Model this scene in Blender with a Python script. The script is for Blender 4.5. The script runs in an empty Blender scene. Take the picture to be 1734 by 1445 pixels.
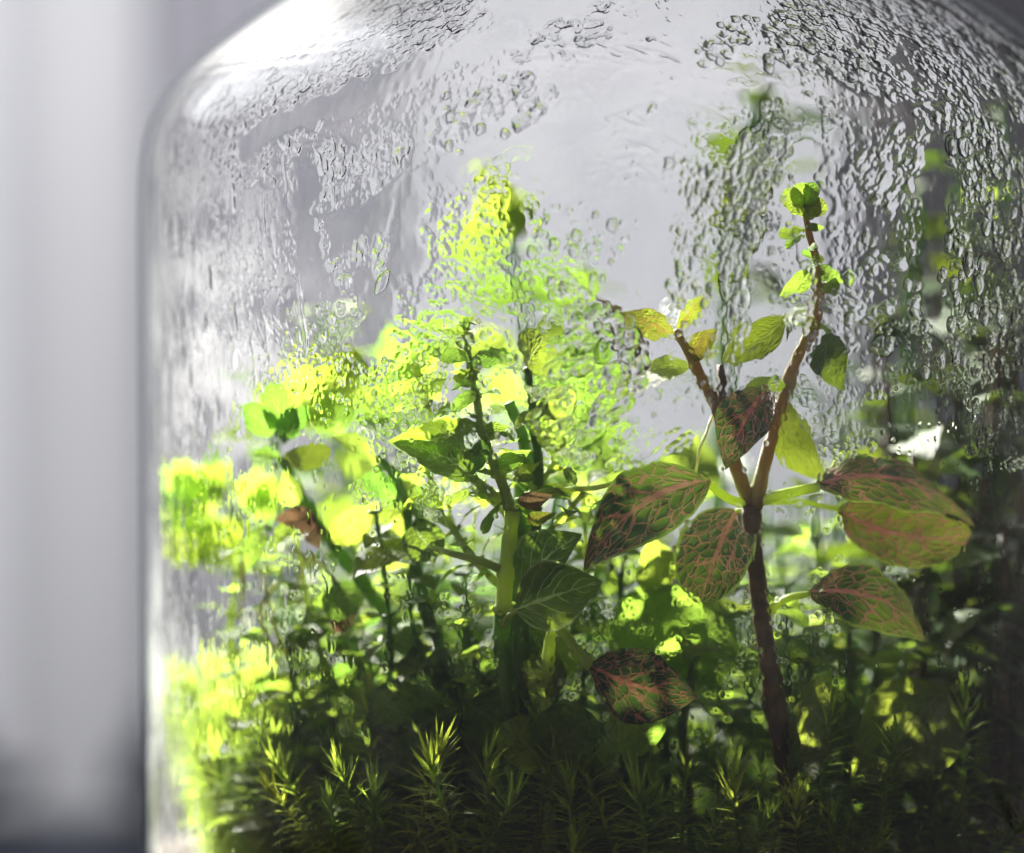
import bpy, bmesh, math, random
import numpy as np
from mathutils import Vector, Matrix

random.seed(7)
SC = bpy.context.scene
COL = SC.collection
R = math.radians

# ------------------------------------------------------------------ camera
F = 5247.0                                   # focal length in photo pixels (photo 1734 x 1445)
PITCH = R(2.5)
CAM = Vector((-0.02575, -0.70, 0.10 + 0.70 * math.tan(PITCH)))
cd = bpy.data.cameras.new("camera")
cd.sensor_width = 36.0
cd.lens = F / 1734.0 * 36.0
cd.clip_start = 0.01
cd.clip_end = 50
cd.dof.use_dof = True
cd.dof.focus_distance = 0.612
cd.dof.aperture_fstop = 5.4
cam = bpy.data.objects.new("camera", cd)
cam.location = CAM
cam.rotation_euler = (R(90) - PITCH, 0, 0)
COL.objects.link(cam)
SC.camera = cam

# ------------------------------------------------------------------ room light, lamps, exposure
W = bpy.data.worlds.new("World")
SC.world = W
W.use_nodes = True
bg = W.node_tree.nodes["Background"]
bg.inputs[0].default_value = (0.88, 0.88, 0.92, 1)
bg.inputs[1].default_value = 0.15


def area(name, loc, target, size, power, color, shape='DISK', size_y=None):
    l = bpy.data.lights.new(name, 'AREA')
    l.shape = shape
    l.size = size
    if size_y:
        l.size_y = size_y
    l.energy = power
    l.color = color
    o = bpy.data.objects.new(name, l)
    o.location = loc
    o.rotation_euler = (Vector(target) - Vector(loc)).to_track_quat('-Z', 'Y').to_euler()
    COL.objects.link(o)
    return o


kl = bpy.data.lights.new("key_lamp", 'SPOT')
kl.energy = 900.0
kl.color = (1.0, 0.96, 0.88)
kl.shadow_soft_size = 0.03
kl.spot_size = R(24)
kl.spot_blend = 0.4
ko = bpy.data.objects.new("key_lamp", kl)
ko.location = (-0.66, 0.93, 0.98)
ko.rotation_euler = (Vector((0.0, 0.0, 0.09)) - ko.location).to_track_quat('-Z', 'Y').to_euler()
COL.objects.link(ko)
sl_ = bpy.data.lights.new("low_window_lamp", 'SPOT')  # added fill spot that lifts the dark lower foliage, not a window
sl_.energy = 480.0
sl_.color = (1.0, 0.97, 0.90)
sl_.shadow_soft_size = 0.02
sl_.spot_size = R(13)
sl_.spot_blend = 0.6
so_ = bpy.data.objects.new("low_window_lamp", sl_)
so_.location = (-0.66, 0.96, 0.42)
so_.rotation_euler = (Vector((-0.01, -0.03, -0.005)) - so_.location).to_track_quat('-Z', 'Y').to_euler()
COL.objects.link(so_)
area("window_lamp", (-0.95, 0.62, 1.00), (0.0, 0.0, 0.06), 0.9, 6.5, (0.95, 0.97, 1.0), 'ELLIPSE', 1.1)
area("wall_lamp", (-0.12, 0.30, 0.62), (0.04, 1.30, 0.10), 0.40, 12.0, (0.97, 0.97, 1.0), 'RECTANGLE', 0.40)  # last one is an added fill that brightens the rear wall

SC.view_settings.view_transform = 'Standard'
SC.view_settings.look = 'None'
SC.view_settings.exposure = 0.0
SC.view_settings.gamma = 1.0
SC.view_settings.use_curve_mapping = False
SC.render.engine = 'CYCLES'
cy = SC.cycles
cy.use_denoising = True
cy.use_adaptive_sampling = True
cy.adaptive_threshold = 0.03
try:
    cy.denoiser = 'OPENIMAGEDENOISE'
except Exception:
    pass
cy.max_bounces = 11
cy.diffuse_bounces = 6
cy.glossy_bounces = 2
cy.transmission_bounces = 8
cy.transparent_max_bounces = 24
cy.caustics_reflective = False
cy.caustics_refractive = True
cy.sample_clamp_indirect = 6.0
cy.blur_glossy = 0.5


# ------------------------------------------------------------------ helpers
def P(px, py, Y):
    """world point seen at photo pixel (px, py) on the vertical plane y = Y"""
    a = (px - 867.0) / F
    b = (722.5 - py) / F
    d = Vector((a, math.cos(PITCH) + b * math.sin(PITCH), -math.sin(PITCH) + b * math.cos(PITCH)))
    t = (Y - CAM.y) / d.y
    return CAM + d * t


def project(X, Yv, Z):
    dx = X - CAM.x
    dy = Yv - CAM.y
    dz = Z - CAM.z
    f = dy * math.cos(PITCH) - dz * math.sin(PITCH)
    u = dy * math.sin(PITCH) + dz * math.cos(PITCH)
    return 867.0 + F * dx / f, 722.5 - F * u / f


def px2m(n, Y=-0.08):
    return n * (Y - CAM.y) / F


RIN = 0.1075
ROUT = 0.1100


def link(name, me, mat, parent=None, smooth=True):
    o = bpy.data.objects.new(name, me)
    if mat is not None:
        if isinstance(mat, (list, tuple)):
            for m in mat:
                me.materials.append(m)
        elif len(me.materials) == 0:
            me.materials.append(mat)
    if smooth:
        me.polygons.foreach_set("use_smooth", [True] * len(me.polygons))
    COL.objects.link(o)
    if parent is not None:
        o.parent = parent
    return o


def tag(o, label, cat, group=None, kind=None):
    o["label"] = label
    if cat:
        o["category"] = cat
    if group:
        o["group"] = group
    if kind:
        o["kind"] = kind
    return o


def thing(name, loc, label, cat, group=None):
    o = bpy.data.objects.new(name, None)
    o.empty_display_size = 0.01
    o.location = loc
    COL.objects.link(o)
    return tag(o, label, cat, group)


def catmull(pts, n):
    pts = [Vector(p) for p in pts]
    if len(pts) == 2:
        return [pts[0].lerp(pts[1], i / n) for i in range(n + 1)]
    ext = [pts[0] * 2 - pts[1]] + pts + [pts[-1] * 2 - pts[-2]]
    out = []
    m = len(pts) - 1
    for s in range(m):
        p0, p1, p2, p3 = ext[s:s + 4]
        for i in range(n):
            t = i / n
            out.append(0.5 * ((2 * p1) + (p2 - p0) * t + (2 * p0 - 5 * p1 + 4 * p2 - p3) * t * t
                              + (3 * p1 - p0 - 3 * p2 + p3) * t ** 3))
    out.append(pts[-1])
    return out


def inside(p, lim=0.1035):
    r = math.hypot(p.x, p.y)
    # the shoulder narrows above 0.155
    l = lim if p.z < 0.152 else lim - (p.z - 0.152) * 0.75
    if r > l:
        p = Vector((p.x * l / r, p.y * l / r, p.z))
    return p


def tube_mesh(pts, r0, r1, seg=8, sub=5, origin=Vector((0, 0, 0)), bumpy=0.0, nodes=(), cap=True, clip=True):
    """tapered tube along a smooth curve; nodes = positions (0..1) that swell like leaf joints"""
    c = catmull(pts, sub)
    if clip:
        c = [inside(p) for p in c]
    n = len(c)
    vs, fs = [], []
    side = Vector((0.3, -1, 0.2)).normalized()
    for i, p in enumerate(c):
        t = i / (n - 1)
        tan = (c[min(i + 1, n - 1)] - c[max(i - 1, 0)])
        tan = tan.normalized() if tan.length > 1e-9 else Vector((0, 0, 1))
        a = (side - tan * side.dot(tan))
        a = a.normalized() if a.length > 1e-5 else tan.orthogonal().normalized()
        b = tan.cross(a)
        side = a
        r = r0 + (r1 - r0) * t
        for nd in nodes:
            r *= 1 + 0.35 * math.exp(-((t - nd) / 0.035) ** 2)
        for k in range(seg):
            an = 2 * math.pi * k / seg
            rr = r * (1 + bumpy * (random.random() - 0.5))
            vs.append(p + (a * math.cos(an) + b * math.sin(an)) * rr - origin)
    for i in range(n - 1):
        for k in range(seg):
            k2 = (k + 1) % seg
            fs.append((i * seg + k, i * seg + k2, (i + 1) * seg + k2, (i + 1) * seg + k))
    if cap:
        fs.append(tuple(range(seg))[::-1])
        fs.append(tuple((n - 1) * seg + k for k in range(seg)))
    me = bpy.data.meshes.new("tube")
    me.from_pydata([tuple(v) for v in vs], [], fs)
    return me


# ------------------------------------------------------------------ node helpers
def newmat(name):
    m = bpy.data.materials.new(name)
    m.use_nodes = True
    nt = m.node_tree
    nt.nodes.clear()
    out = nt.nodes.new("ShaderNodeOutputMaterial")
    return m, nt, out


def N(nt, t, **kw):
    n = nt.nodes.new("ShaderNode" + t)
    for k, v in kw.items():
        setattr(n, k, v)
    return n


def val(nt, sock, v):
    if hasattr(v, "is_linked") or isinstance(v, bpy.types.NodeSocket):
        nt.links.new(v, sock)
    else:
        sock.default_value = v


def math_(nt, op, a, b=None, c=None, clamp=False):
    n = N(nt, "Math", operation=op)
    n.use_clamp = clamp
    val(nt, n.inputs[0], a)
    if b is not None:
        val(nt, n.inputs[1], b)
    if c is not None:
        val(nt, n.inputs[2], c)
    return n.outputs[0]


def sstep(nt, v, a, b, lo=0.0, hi=1.0):
    n = N(nt, "MapRange", interpolation_type='SMOOTHSTEP')
    val(nt, n.inputs[0], v)
    n.inputs[1].default_value = a
    n.inputs[2].default_value = b
    n.inputs[3].default_value = lo
    n.inputs[4].default_value = hi
    return n.outputs[0]


def mixc(nt, f, a, b):
    n = N(nt, "Mix", data_type='RGBA')
    val(nt, n.inputs[0], f)
    val(nt, n.inputs[6], a if not isinstance(a, tuple) else (*a, 1))
    val(nt, n.inputs[7], b if not isinstance(b, tuple) else (*b, 1))
    return n.outputs[2]


def leaf_mat(name, base, vein, trans, vein_trans, midw=0.035, side_n=7.0, side_slope=0.30, sidew=0.10,
             net=9.0, netw=0.0, tmix=0.5, rough=0.33, hue=0.02, valr=0.25, edge=None, wobble=0.10):
    m, nt, out = newmat(name)
    uv = N(nt, "UVMap")
    sep = N(nt, "SeparateXYZ")
    nt.links.new(uv.outputs[0], sep.inputs[0])
    noise = N(nt, "TexNoise")
    noise.inputs["Scale"].default_value = 5.0
    noise.inputs["Detail"].default_value = 3.0
    nt.links.new(uv.outputs[0], noise.inputs["Vector"])
    wob = math_(nt, 'SUBTRACT', noise.outputs[0], 0.5)
    au = math_(nt, 'MULTIPLY', math_(nt, 'ABSOLUTE', math_(nt, 'SUBTRACT', sep.outputs[0], 0.5)), 2.0)
    v = sep.outputs[1]
    # midrib, thinner towards the tip
    mw = math_(nt, 'MULTIPLY', math_(nt, 'SUBTRACT', 1.25, v), midw)
    mid = sstep(nt, math_(nt, 'DIVIDE', math_(nt, 'ABSOLUTE', math_(nt, 'ADD', math_(nt, 'SUBTRACT', sep.outputs[0], 0.5), math_(nt, 'MULTIPLY', wob, 0.04))), mw), 0.5, 1.3, 1, 0)
    # side veins curving forward
    cv = math_(nt, 'MULTIPLY', math_(nt, 'POWER', au, 1.2), side_slope)
    sgn = math_(nt, 'MULTIPLY', math_(nt, 'GREATER_THAN', sep.outputs[0], 0.5), 0.045)
    s = math_(nt, 'ADD', math_(nt, 'SUBTRACT', v, cv), math_(nt, 'ADD', math_(nt, 'MULTIPLY', wob, wobble), sgn))
    fr = math_(nt, 'ABSOLUTE', math_(nt, 'SUBTRACT', math_(nt, 'FRACT', math_(nt, 'MULTIPLY', s, side_n)), 0.5))
    sw = math_(nt, 'MULTIPLY', math_(nt, 'SUBTRACT', 1.2, au), sidew)
    side = sstep(nt, math_(nt, 'DIVIDE', fr, sw), 0.45, 1.3, 1, 0)
    # fine network
    comb = N(nt, "CombineXYZ")
    val(nt, comb.inputs[0], math_(nt, 'ADD', math_(nt, 'MULTIPLY', sep.outputs[0], 0.85), math_(nt, 'MULTIPLY', wob, 0.10)))
    val(nt, comb.inputs[1], math_(nt, 'MULTIPLY', math_(nt, 'ADD', v, math_(nt, 'MULTIPLY', au, -0.18)), 1.15))
    oi = N(nt, "ObjectInfo")
    val(nt, comb.inputs[2], math_(nt, 'MULTIPLY', oi.outputs["Random"], 7.0))
    vor = N(nt, "TexVoronoi", feature='DISTANCE_TO_EDGE')
    vor.inputs["Scale"].default_value = net
    nt.links.new(comb.outputs[0], vor.inputs["Vector"])
    veins = math_(nt, 'MAXIMUM', mid, math_(nt, 'MULTIPLY', side, 0.9))
    if netw > 0:
        nn = sstep(nt, vor.outputs["Distance"], netw * 0.4, netw * 1.2, 1, 0)
        veins = math_(nt, 'MAXIMUM', veins, math_(nt, 'MULTIPLY', nn, 0.85))
    veins = math_(nt, 'MULTIPLY', veins, sstep(nt, wob, -0.32, 0.05, 0.65, 1.0), clamp=True)
    bcol = mixc(nt, veins, base, vein)
    mott = N(nt, "TexNoise")
    mott.inputs["Scale"].default_value = 3.2
    mott.inputs["Detail"].default_value = 5.0
    nt.links.new(comb.outputs[0], mott.inputs["Vector"])
    tcol = mixc(nt, veins, trans, vein_trans)
    if edge is not None:
        ef = sstep(nt, au, 0.88, 0.97)
        bcol = mixc(nt, ef, bcol, edge)
        tcol = mixc(nt, ef, tcol, edge)
    hsv = N(nt, "HueSaturation")
    val(nt, hsv.inputs["Hue"], math_(nt, 'ADD', 0.5 - hue, math_(nt, 'MULTIPLY', oi.outputs["Random"], hue * 2)))
    vv = math_(nt, 'ADD', 1.0 - valr, math_(nt, 'MULTIPLY', oi.outputs["Random"], valr * 1.4))
    val(nt, hsv.inputs["Value"], math_(nt, 'MULTIPLY', vv, sstep(nt, mott.outputs[0], 0.3, 0.7, 0.72, 1.18)))
    nt.links.new(bcol, hsv.inputs["Color"])
    hsv2 = N(nt, "HueSaturation")
    val(nt, hsv2.inputs["Hue"], math_(nt, 'ADD', 0.5 - hue, math_(nt, 'MULTIPLY', oi.outputs["Random"], hue * 2)))
    val(nt, hsv2.inputs["Value"], sstep(nt, mott.outputs[0], 0.25, 0.75, 0.8, 1.1))
    nt.links.new(tcol, hsv2.inputs["Color"])
    bump = N(nt, "Bump")
    bump.inputs["Strength"].default_value = 0.45
    bump.inputs["Distance"].default_value = 0.0006
    puff = math_(nt, 'SUBTRACT', math_(nt, 'MULTIPLY', sstep(nt, vor.outputs["Distance"], 0.0, 0.3), 0.8), math_(nt, 'MULTIPLY', veins, 0.6))
    val(nt, bump.inputs["Height"], puff)
    pr = N(nt, "BsdfPrincipled")
    nt.links.new(hsv.outputs[0], pr.inputs["Base Color"])
    pr.inputs["Roughness"].default_value = rough
    pr.inputs["Specular IOR Level"].default_value = 0.38
    nt.links.new(bump.outputs[0], pr.inputs["Normal"])
    tr = N(nt, "BsdfTranslucent")
    nt.links.new(hsv2.outputs[0], tr.inputs["Color"])
    nt.links.new(bump.outputs[0], tr.inputs["Normal"])
    mx = N(nt, "MixShader")
    mx.inputs[0].default_value = tmix
    nt.links.new(pr.outputs[0], mx.inputs[1])
    nt.links.new(tr.outputs[0], mx.inputs[2])
    nt.links.new(mx.outputs[0], out.inputs[0])
    return m


def stem_mat(name, c1, c2, scale=220.0, rough=0.4, trans=None, tmix=0.25):
    m, nt, out = newmat(name)
    tc = N(nt, "TexCoord")
    no = N(nt, "TexNoise")
    no.inputs["Scale"].default_value = scale
    no.inputs["Detail"].default_value = 5
    nt.links.new(tc.outputs["Object"], no.inputs["Vector"])
    col = mixc(nt, sstep(nt, no.outputs[0], 0.35, 0.68), c1, c2)
    pr = N(nt, "BsdfPrincipled")
    nt.links.new(col, pr.inputs["Base Color"])
    pr.inputs["Roughness"].default_value = rough
    no2 = N(nt, "TexNoise")
    no2.inputs["Scale"].default_value = scale * 6
    nt.links.new(tc.outputs["Object"], no2.inputs["Vector"])
    b = N(nt, "Bump")
    b.inputs["Strength"].default_value = 0.4
    b.inputs["Distance"].default_value = 0.0003
    nt.links.new(no2.outputs[0], b.inputs["Height"])
    nt.links.new(b.outputs[0], pr.inputs["Normal"])
    if trans:
        tr = N(nt, "BsdfTranslucent")
        tr.inputs["Color"].default_value = (*trans, 1)
        mx = N(nt, "MixShader")
        mx.inputs[0].default_value = tmix
        nt.links.new(pr.outputs[0], mx.inputs[1])
        nt.links.new(tr.outputs[0], mx.inputs[2])
        nt.links.new(mx.outputs[0], out.inputs[0])
    else:
        nt.links.new(pr.outputs[0], out.inputs[0])
    return m


def plain_mat(name, c1, c2, scale, rough=0.7, bump=0.2, dist=0.002):
    m, nt, out = newmat(name)
    tc = N(nt, "TexCoord")
    no = N(nt, "TexNoise")
    no.inputs["Scale"].default_value = scale
    no.inputs["Detail"].default_value = 6
    nt.links.new(tc.outputs["Object"], no.inputs["Vector"])
    pr = N(nt, "BsdfPrincipled")
    nt.links.new(mixc(nt, sstep(nt, no.outputs[0], 0.3, 0.7), c1, c2), pr.inputs["Base Color"])
    pr.inputs["Roughness"].default_value = rough
    b = N(nt, "Bump")
    b.inputs["Strength"].default_value = bump
    b.inputs["Distance"].default_value = dist
    nt.links.new(no.outputs[0], b.inputs["Height"])
    nt.links.new(b.outputs[0], pr.inputs["Normal"])
    nt.links.new(pr.outputs[0], out.inputs[0])
    return m


# ------------------------------------------------------------------ materials
M = {}
M['wall'] = plain_mat("wall_paint", (0.66, 0.66, 0.69), (0.72, 0.72, 0.74), 3.0, 0.9, 0.05)
M['white'] = plain_mat("white_trim_paint", (0.52, 0.52, 0.535), (0.56, 0.56, 0.57), 4.0, 0.6, 0.05)
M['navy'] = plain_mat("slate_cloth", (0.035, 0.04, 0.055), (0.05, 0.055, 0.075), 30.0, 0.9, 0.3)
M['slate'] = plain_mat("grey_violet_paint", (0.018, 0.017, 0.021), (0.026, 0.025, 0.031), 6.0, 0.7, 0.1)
M['lavender'] = plain_mat("lavender_cloth", (0.36, 0.355, 0.395), (0.41, 0.405, 0.44), 8.0, 0.9, 0.2)
M['table'] = plain_mat("table_wood", (0.10, 0.07, 0.05), (0.16, 0.11, 0.08), 12.0, 0.5, 0.2)
M['soil'] = plain_mat("dark_soil", (0.018, 0.012, 0.008), (0.05, 0.033, 0.02), 260.0, 0.85, 1.0, 0.003)
M['red'] = leaf_mat("red_veined_leaf", (0.018, 0.078, 0.016), (0.56, 0.20, 0.175), (0.28, 0.40, 0.02), (0.42, 0.20, 0.12),
                    midw=0.045, side_n=4.4, side_slope=0.42, sidew=0.055, net=8.5, netw=0.055, tmix=0.055, rough=0.28, edge=(0.34, 0.48, 0.05), wobble=0.24)  # edge colour paints a bright, lit-looking rim on the leaf
M['darkred'] = leaf_mat("dark_red_veined_leaf", (0.010, 0.036, 0.012), (0.46, 0.13, 0.12), (0.10, 0.18, 0.02), (0.42, 0.16, 0.09),
                        midw=0.045, side_n=4.2, side_slope=0.5, sidew=0.06, net=8.5, netw=0.045, tmix=0.12, rough=0.26, wobble=0.24)
M['green'] = leaf_mat("dark_green_leaf", (0.024, 0.066, 0.012), (0.10, 0.17, 0.05), (0.25, 0.40, 0.035), (0.38, 0.52, 0.09),
                      midw=0.03, side_n=6.0, side_slope=0.35, sidew=0.06, net=10.0, netw=0.03, tmix=0.58, edge=(0.10, 0.22, 0.04))
M['white_vein'] = leaf_mat("pale_veined_leaf", (0.020, 0.062, 0.014), (0.42, 0.52, 0.28), (0.34, 0.48, 0.03), (0.62, 0.74, 0.22),
                           midw=0.03, side_n=5.0, side_slope=0.45, sidew=0.05, net=8.0, netw=0.0, tmix=0.42, edge=(0.30, 0.42, 0.13))
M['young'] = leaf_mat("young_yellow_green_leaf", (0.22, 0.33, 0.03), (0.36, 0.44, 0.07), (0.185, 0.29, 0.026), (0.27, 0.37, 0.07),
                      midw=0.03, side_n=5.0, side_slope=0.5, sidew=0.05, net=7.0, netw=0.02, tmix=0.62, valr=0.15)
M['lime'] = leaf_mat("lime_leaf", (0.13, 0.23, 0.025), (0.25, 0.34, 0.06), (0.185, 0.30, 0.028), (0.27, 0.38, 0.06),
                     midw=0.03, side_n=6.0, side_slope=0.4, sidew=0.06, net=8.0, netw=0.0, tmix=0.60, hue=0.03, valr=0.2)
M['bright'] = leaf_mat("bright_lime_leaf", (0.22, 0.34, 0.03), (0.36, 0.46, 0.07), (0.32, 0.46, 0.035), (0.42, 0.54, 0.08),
                       midw=0.03, side_n=5.0, side_slope=0.5, sidew=0.05, net=7.0, netw=0.02, tmix=0.66, valr=0.15)  # copy of the young leaf, transmitted colour raised so dim leaves look lit
M['orange'] = leaf_mat("young_orange_veined_leaf", (0.13, 0.24, 0.02), (0.45, 0.17, 0.04), (0.22, 0.30, 0.02), (0.34, 0.18, 0.04),
                       midw=0.04, side_n=6.0, side_slope=0.45, sidew=0.09, net=10.0, netw=0.05, tmix=0.5)
M['olive'] = leaf_mat("olive_leaf", (0.038, 0.072, 0.014), (0.09, 0.13, 0.035), (0.30, 0.42, 0.04), (0.40, 0.50, 0.09),
                      midw=0.03, side_n=6.0, side_slope=0.3, sidew=0.05, net=8.0, netw=0.0, tmix=0.56)
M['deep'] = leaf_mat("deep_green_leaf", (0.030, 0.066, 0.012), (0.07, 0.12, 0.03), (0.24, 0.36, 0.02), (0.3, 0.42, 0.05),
                     midw=0.03, side_n=6.0, side_slope=0.3, sidew=0.05, net=8.0, netw=0.0, tmix=0.14, rough=0.5)  # low translucency stands in for shade on rear leaves; also used for dull leaves
M['brown'] = leaf_mat("withered_leaf", (0.10, 0.065, 0.040), (0.17, 0.11, 0.06), (0.20, 0.12, 0.05), (0.28, 0.17, 0.06),
                      midw=0.04, tmix=0.35, rough=0.5)
M['stem_dark'] = stem_mat("dark_woody_stem", (0.035, 0.018, 0.010), (0.11, 0.065, 0.03))
M['stem_brown'] = stem_mat("reddish_brown_stem", (0.15, 0.095, 0.04), (0.20, 0.22, 0.06), 120.0, 0.4, (0.4, 0.25, 0.05))
M['stem_green'] = stem_mat("pale_green_stem", (0.24, 0.33, 0.07), (0.34, 0.42, 0.12), 150.0, 0.32, (0.56, 0.68, 0.09), 0.40)
M['stem_deep'] = stem_mat("deep_green_stem", (0.03, 0.075, 0.015), (0.07, 0.13, 0.03), 150.0, 0.4, (0.25, 0.45, 0.05), 0.3)
M['root'] = stem_mat("root_thread", (0.25, 0.24, 0.12), (0.36, 0.36, 0.18), 150.0, 0.4, (0.5, 0.55, 0.2), 0.4)
M['moss'] = leaf_mat("moss_green", (0.11, 0.18, 0.03), (0.16, 0.24, 0.04), (0.46, 0.58, 0.06), (0.46, 0.56, 0.03),
                     midw=0.1, tmix=0.58, rough=0.28, valr=0.35, hue=0.02)
M['moss_pale'] = leaf_mat("moss_pale", (0.16, 0.28, 0.04), (0.24, 0.36, 0.06), (0.55, 0.75, 0.08), (0.6, 0.8, 0.1),
                          midw=0.1, tmix=0.5, rough=0.3, valr=0.3)


def glass_material(fog):
    m, nt, out = newmat("fogged_glass" if fog else "clear_glass")
    lw = N(nt, "LayerWeight")
    lw.inputs["Blend"].default_value = 0.5
    fac = lw.outputs["Facing"]
    # reflection of a glass face, the same from both sides (rays pass the thin wall unbent)
    fres = math_(nt, 'ADD', 0.008 if fog else 0.035, math_(nt, 'MULTIPLY', math_(nt, 'POWER', fac, 5.0), 0.12 if fog else 0.6))
    # longer path through the wall at grazing angles: more of the glass tint
    tint = mixc(nt, sstep(nt, fac, 0.78, 0.99), (0.99, 0.992, 0.992), (0.52, 0.57, 0.60))
    tr = N(nt, "BsdfTransparent")
    nt.links.new(tint, tr.inputs[0])
    gl = N(nt, "BsdfGlossy")
    gl.inputs["Roughness"].default_value = 0.22 if fog else 0.02
    mx = N(nt, "MixShader")
    val(nt, mx.inputs[0], fres)
    nt.links.new(tr.outputs[0], mx.inputs[1])
    nt.links.new(gl.outputs[0], mx.inputs[2])
    last = mx.outputs[0]
    if fog:
        tc = N(nt, "TexCoord")

        def blob(c, r, inner=0.15):
            d = N(nt, "VectorMath", operation='DISTANCE')
            nt.links.new(tc.outputs["Object"], d.inputs[0])
            d.inputs[1].default_value = c
            return sstep(nt, d.outputs["Value"], r * inner, r, 1, 0)
        no = N(nt, "TexNoise")
        no.inputs["Scale"].default_value = 60.0
        no.inputs["Detail"].default_value = 3.0
        no.inputs["Roughness"].default_value = 0.65
        nt.links.new(tc.outputs["Object"], no.inputs["Vector"])
        f = math_(nt, 'MULTIPLY', blob((-0.064, 0.005, 0.187), 0.060), 0.055)
        f = math_(nt, 'ADD', f, math_(nt, 'MULTIPLY', blob((-0.098, -0.015, 0.030), 0.060), 0.40))
        f = math_(nt, 'ADD', f, math_(nt, 'MULTIPLY', blob((-0.09, 0.02, 0.12), 0.07), 0.10))
        f = math_(nt, 'ADD', f, 0.012)
        f = math_(nt, 'MULTIPLY', f, sstep(nt, no.outputs[0], 0.36, 0.62, 0.08, 1.0))
        f = math_(nt, 'MINIMUM', f, 0.9)
        tl = N(nt, "BsdfTranslucent")
        tl.inputs[0].default_value = (0.95, 0.96, 0.98, 1)
        df = N(nt, "BsdfDiffuse")
        df.inputs[0].default_value = (0.7, 0.7, 0.72, 1)
        m2 = N(nt, "MixShader")
        m2.inputs[0].default_value = 0.2
        nt.links.new(tl.outputs[0], m2.inputs[1])
        nt.links.new(df.outputs[0], m2.inputs[2])
        m3 = N(nt, "MixShader")
        val(nt, m3.inputs[0], f)
        nt.links.new(last, m3.inputs[1])
        nt.links.new(m2.outputs[0], m3.inputs[2])
        last = m3.outputs[0]
    nt.links.new(last, out.inputs[0])
    return m


M['glass'] = glass_material(False)
M['fog_glass'] = glass_material(True)
m, nt, out = newmat("water")
g = N(nt, "BsdfGlass")
g.inputs["IOR"].default_value = 1.333
g.inputs["Roughness"].default_value = 0.0
g.inputs["Color"].default_value = (1, 1, 1, 1)
nt.links.new(g.outputs[0], out.inputs[0])
M['water'] = m


# ------------------------------------------------------------------ setting
def box(name, x0, x1, y0, y1, z0, z1, mat, parent=None, bev=0.004):
    bm = bmesh.new()
    bmesh.ops.create_cube(bm, size=1.0)
    for v in bm.verts:
        v.co = Vector(((x0 + x1) / 2 + v.co.x * (x1 - x0), (y0 + y1) / 2 + v.co.y * (y1 - y0), (z0 + z1) / 2 + v.co.z * (z1 - z0)))
    bmesh.ops.bevel(bm, geom=bm.edges[:], offset=bev, segments=2, affect='EDGES')
    me = bpy.data.meshes.new(name)
    bm.to_mesh(me)
    bm.free()
    return link(name, me, mat, parent, smooth=False)


def wx(px, Y):
    return P(px, 722, Y).x


def wz(py, Y):
    return P(867, py, Y).z


ZT = -0.066
o = box("wall", -2.2, 2.2, 1.30, 1.40, -0.9, 2.0, M['wall'])
tag(o, "pale grey wall far behind the jar", None, kind="structure")
o = box("table_surface", -0.55, 0.45, -0.30, 0.16, ZT - 0.03, ZT, M['table'])
tag(o, "table surface under the jar", None, kind="structure")
o = box("window_post", wx(44, 1.22), wx(246, 1.22), 1.21, 1.297, -0.9, 2.0, M['white'], bev=0.012)
tag(o, "white upright post behind the left side of the jar", None, kind="structure")
o = box("dark_bench", -0.9, wx(470, 1.05), 1.00, 1.19, -0.9, wz(1440, 1.05), M['navy'], bev=0.02)
tag(o, "dark slate bench low behind the jar at lower left", "bench")
o = box("cushion", -0.62, wx(50, 1.1), 1.03, 1.17, wz(1440, 1.05) + 0.001, wz(1235, 1.1), M['navy'], bev=0.035)
tag(o, "dark slate cushion on the bench at the left picture edge", "cushion")
o = box("cushion", wx(196, 1.1), wx(330, 1.1), 1.03, 1.17, wz(1440, 1.05) + 0.001, wz(1190, 1.1), M['navy'], bev=0.03)
tag(o, "dark slate cushion on the bench right beside the jar edge", "cushion")


def curtain(name, px0, px1, Y, mat, folds, depth):
    x0, x1 = wx(px0, Y), wx(px1, Y)
    n = folds * 12
    vs, fs = [], []
    rc = random.Random(4)
    off = [rc.uniform(0.5, 1.3) for _ in range(folds + 2)]
    for side in (0, 1):
        for z in (-0.9, 2.0):
            for i in range(n + 1):
                t = i / n
                d = depth * off[int(t * folds)] * math.sin(t * folds * 2 * math.pi)
                vs.append((x0 + (x1 - x0) * t, Y + d + side * 0.003, z))
    m1 = n + 1
    for i in range(n):
        fs.append((i, i + 1, m1 + i + 1, m1 + i))
        fs.append((2 * m1 + i, 3 * m1 + i, 3 * m1 + i + 1, 2 * m1 + i + 1))
    me = bpy.data.meshes.new(name)
    me.from_pydata(vs, [], fs)
    return link(name, me, mat)


o = curtain("curtain", 252, 665, 1.24, M['lavender'], 3, 0.022)
tag(o, "grey violet curtain in soft folds behind the left half of the jar", "curtain")
# grey-violet cupboard at right, with a top and two doors
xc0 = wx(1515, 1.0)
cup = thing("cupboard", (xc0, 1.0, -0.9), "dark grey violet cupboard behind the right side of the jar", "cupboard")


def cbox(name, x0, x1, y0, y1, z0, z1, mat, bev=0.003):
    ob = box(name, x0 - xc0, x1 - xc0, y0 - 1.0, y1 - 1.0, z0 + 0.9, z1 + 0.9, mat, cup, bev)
    return ob


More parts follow.
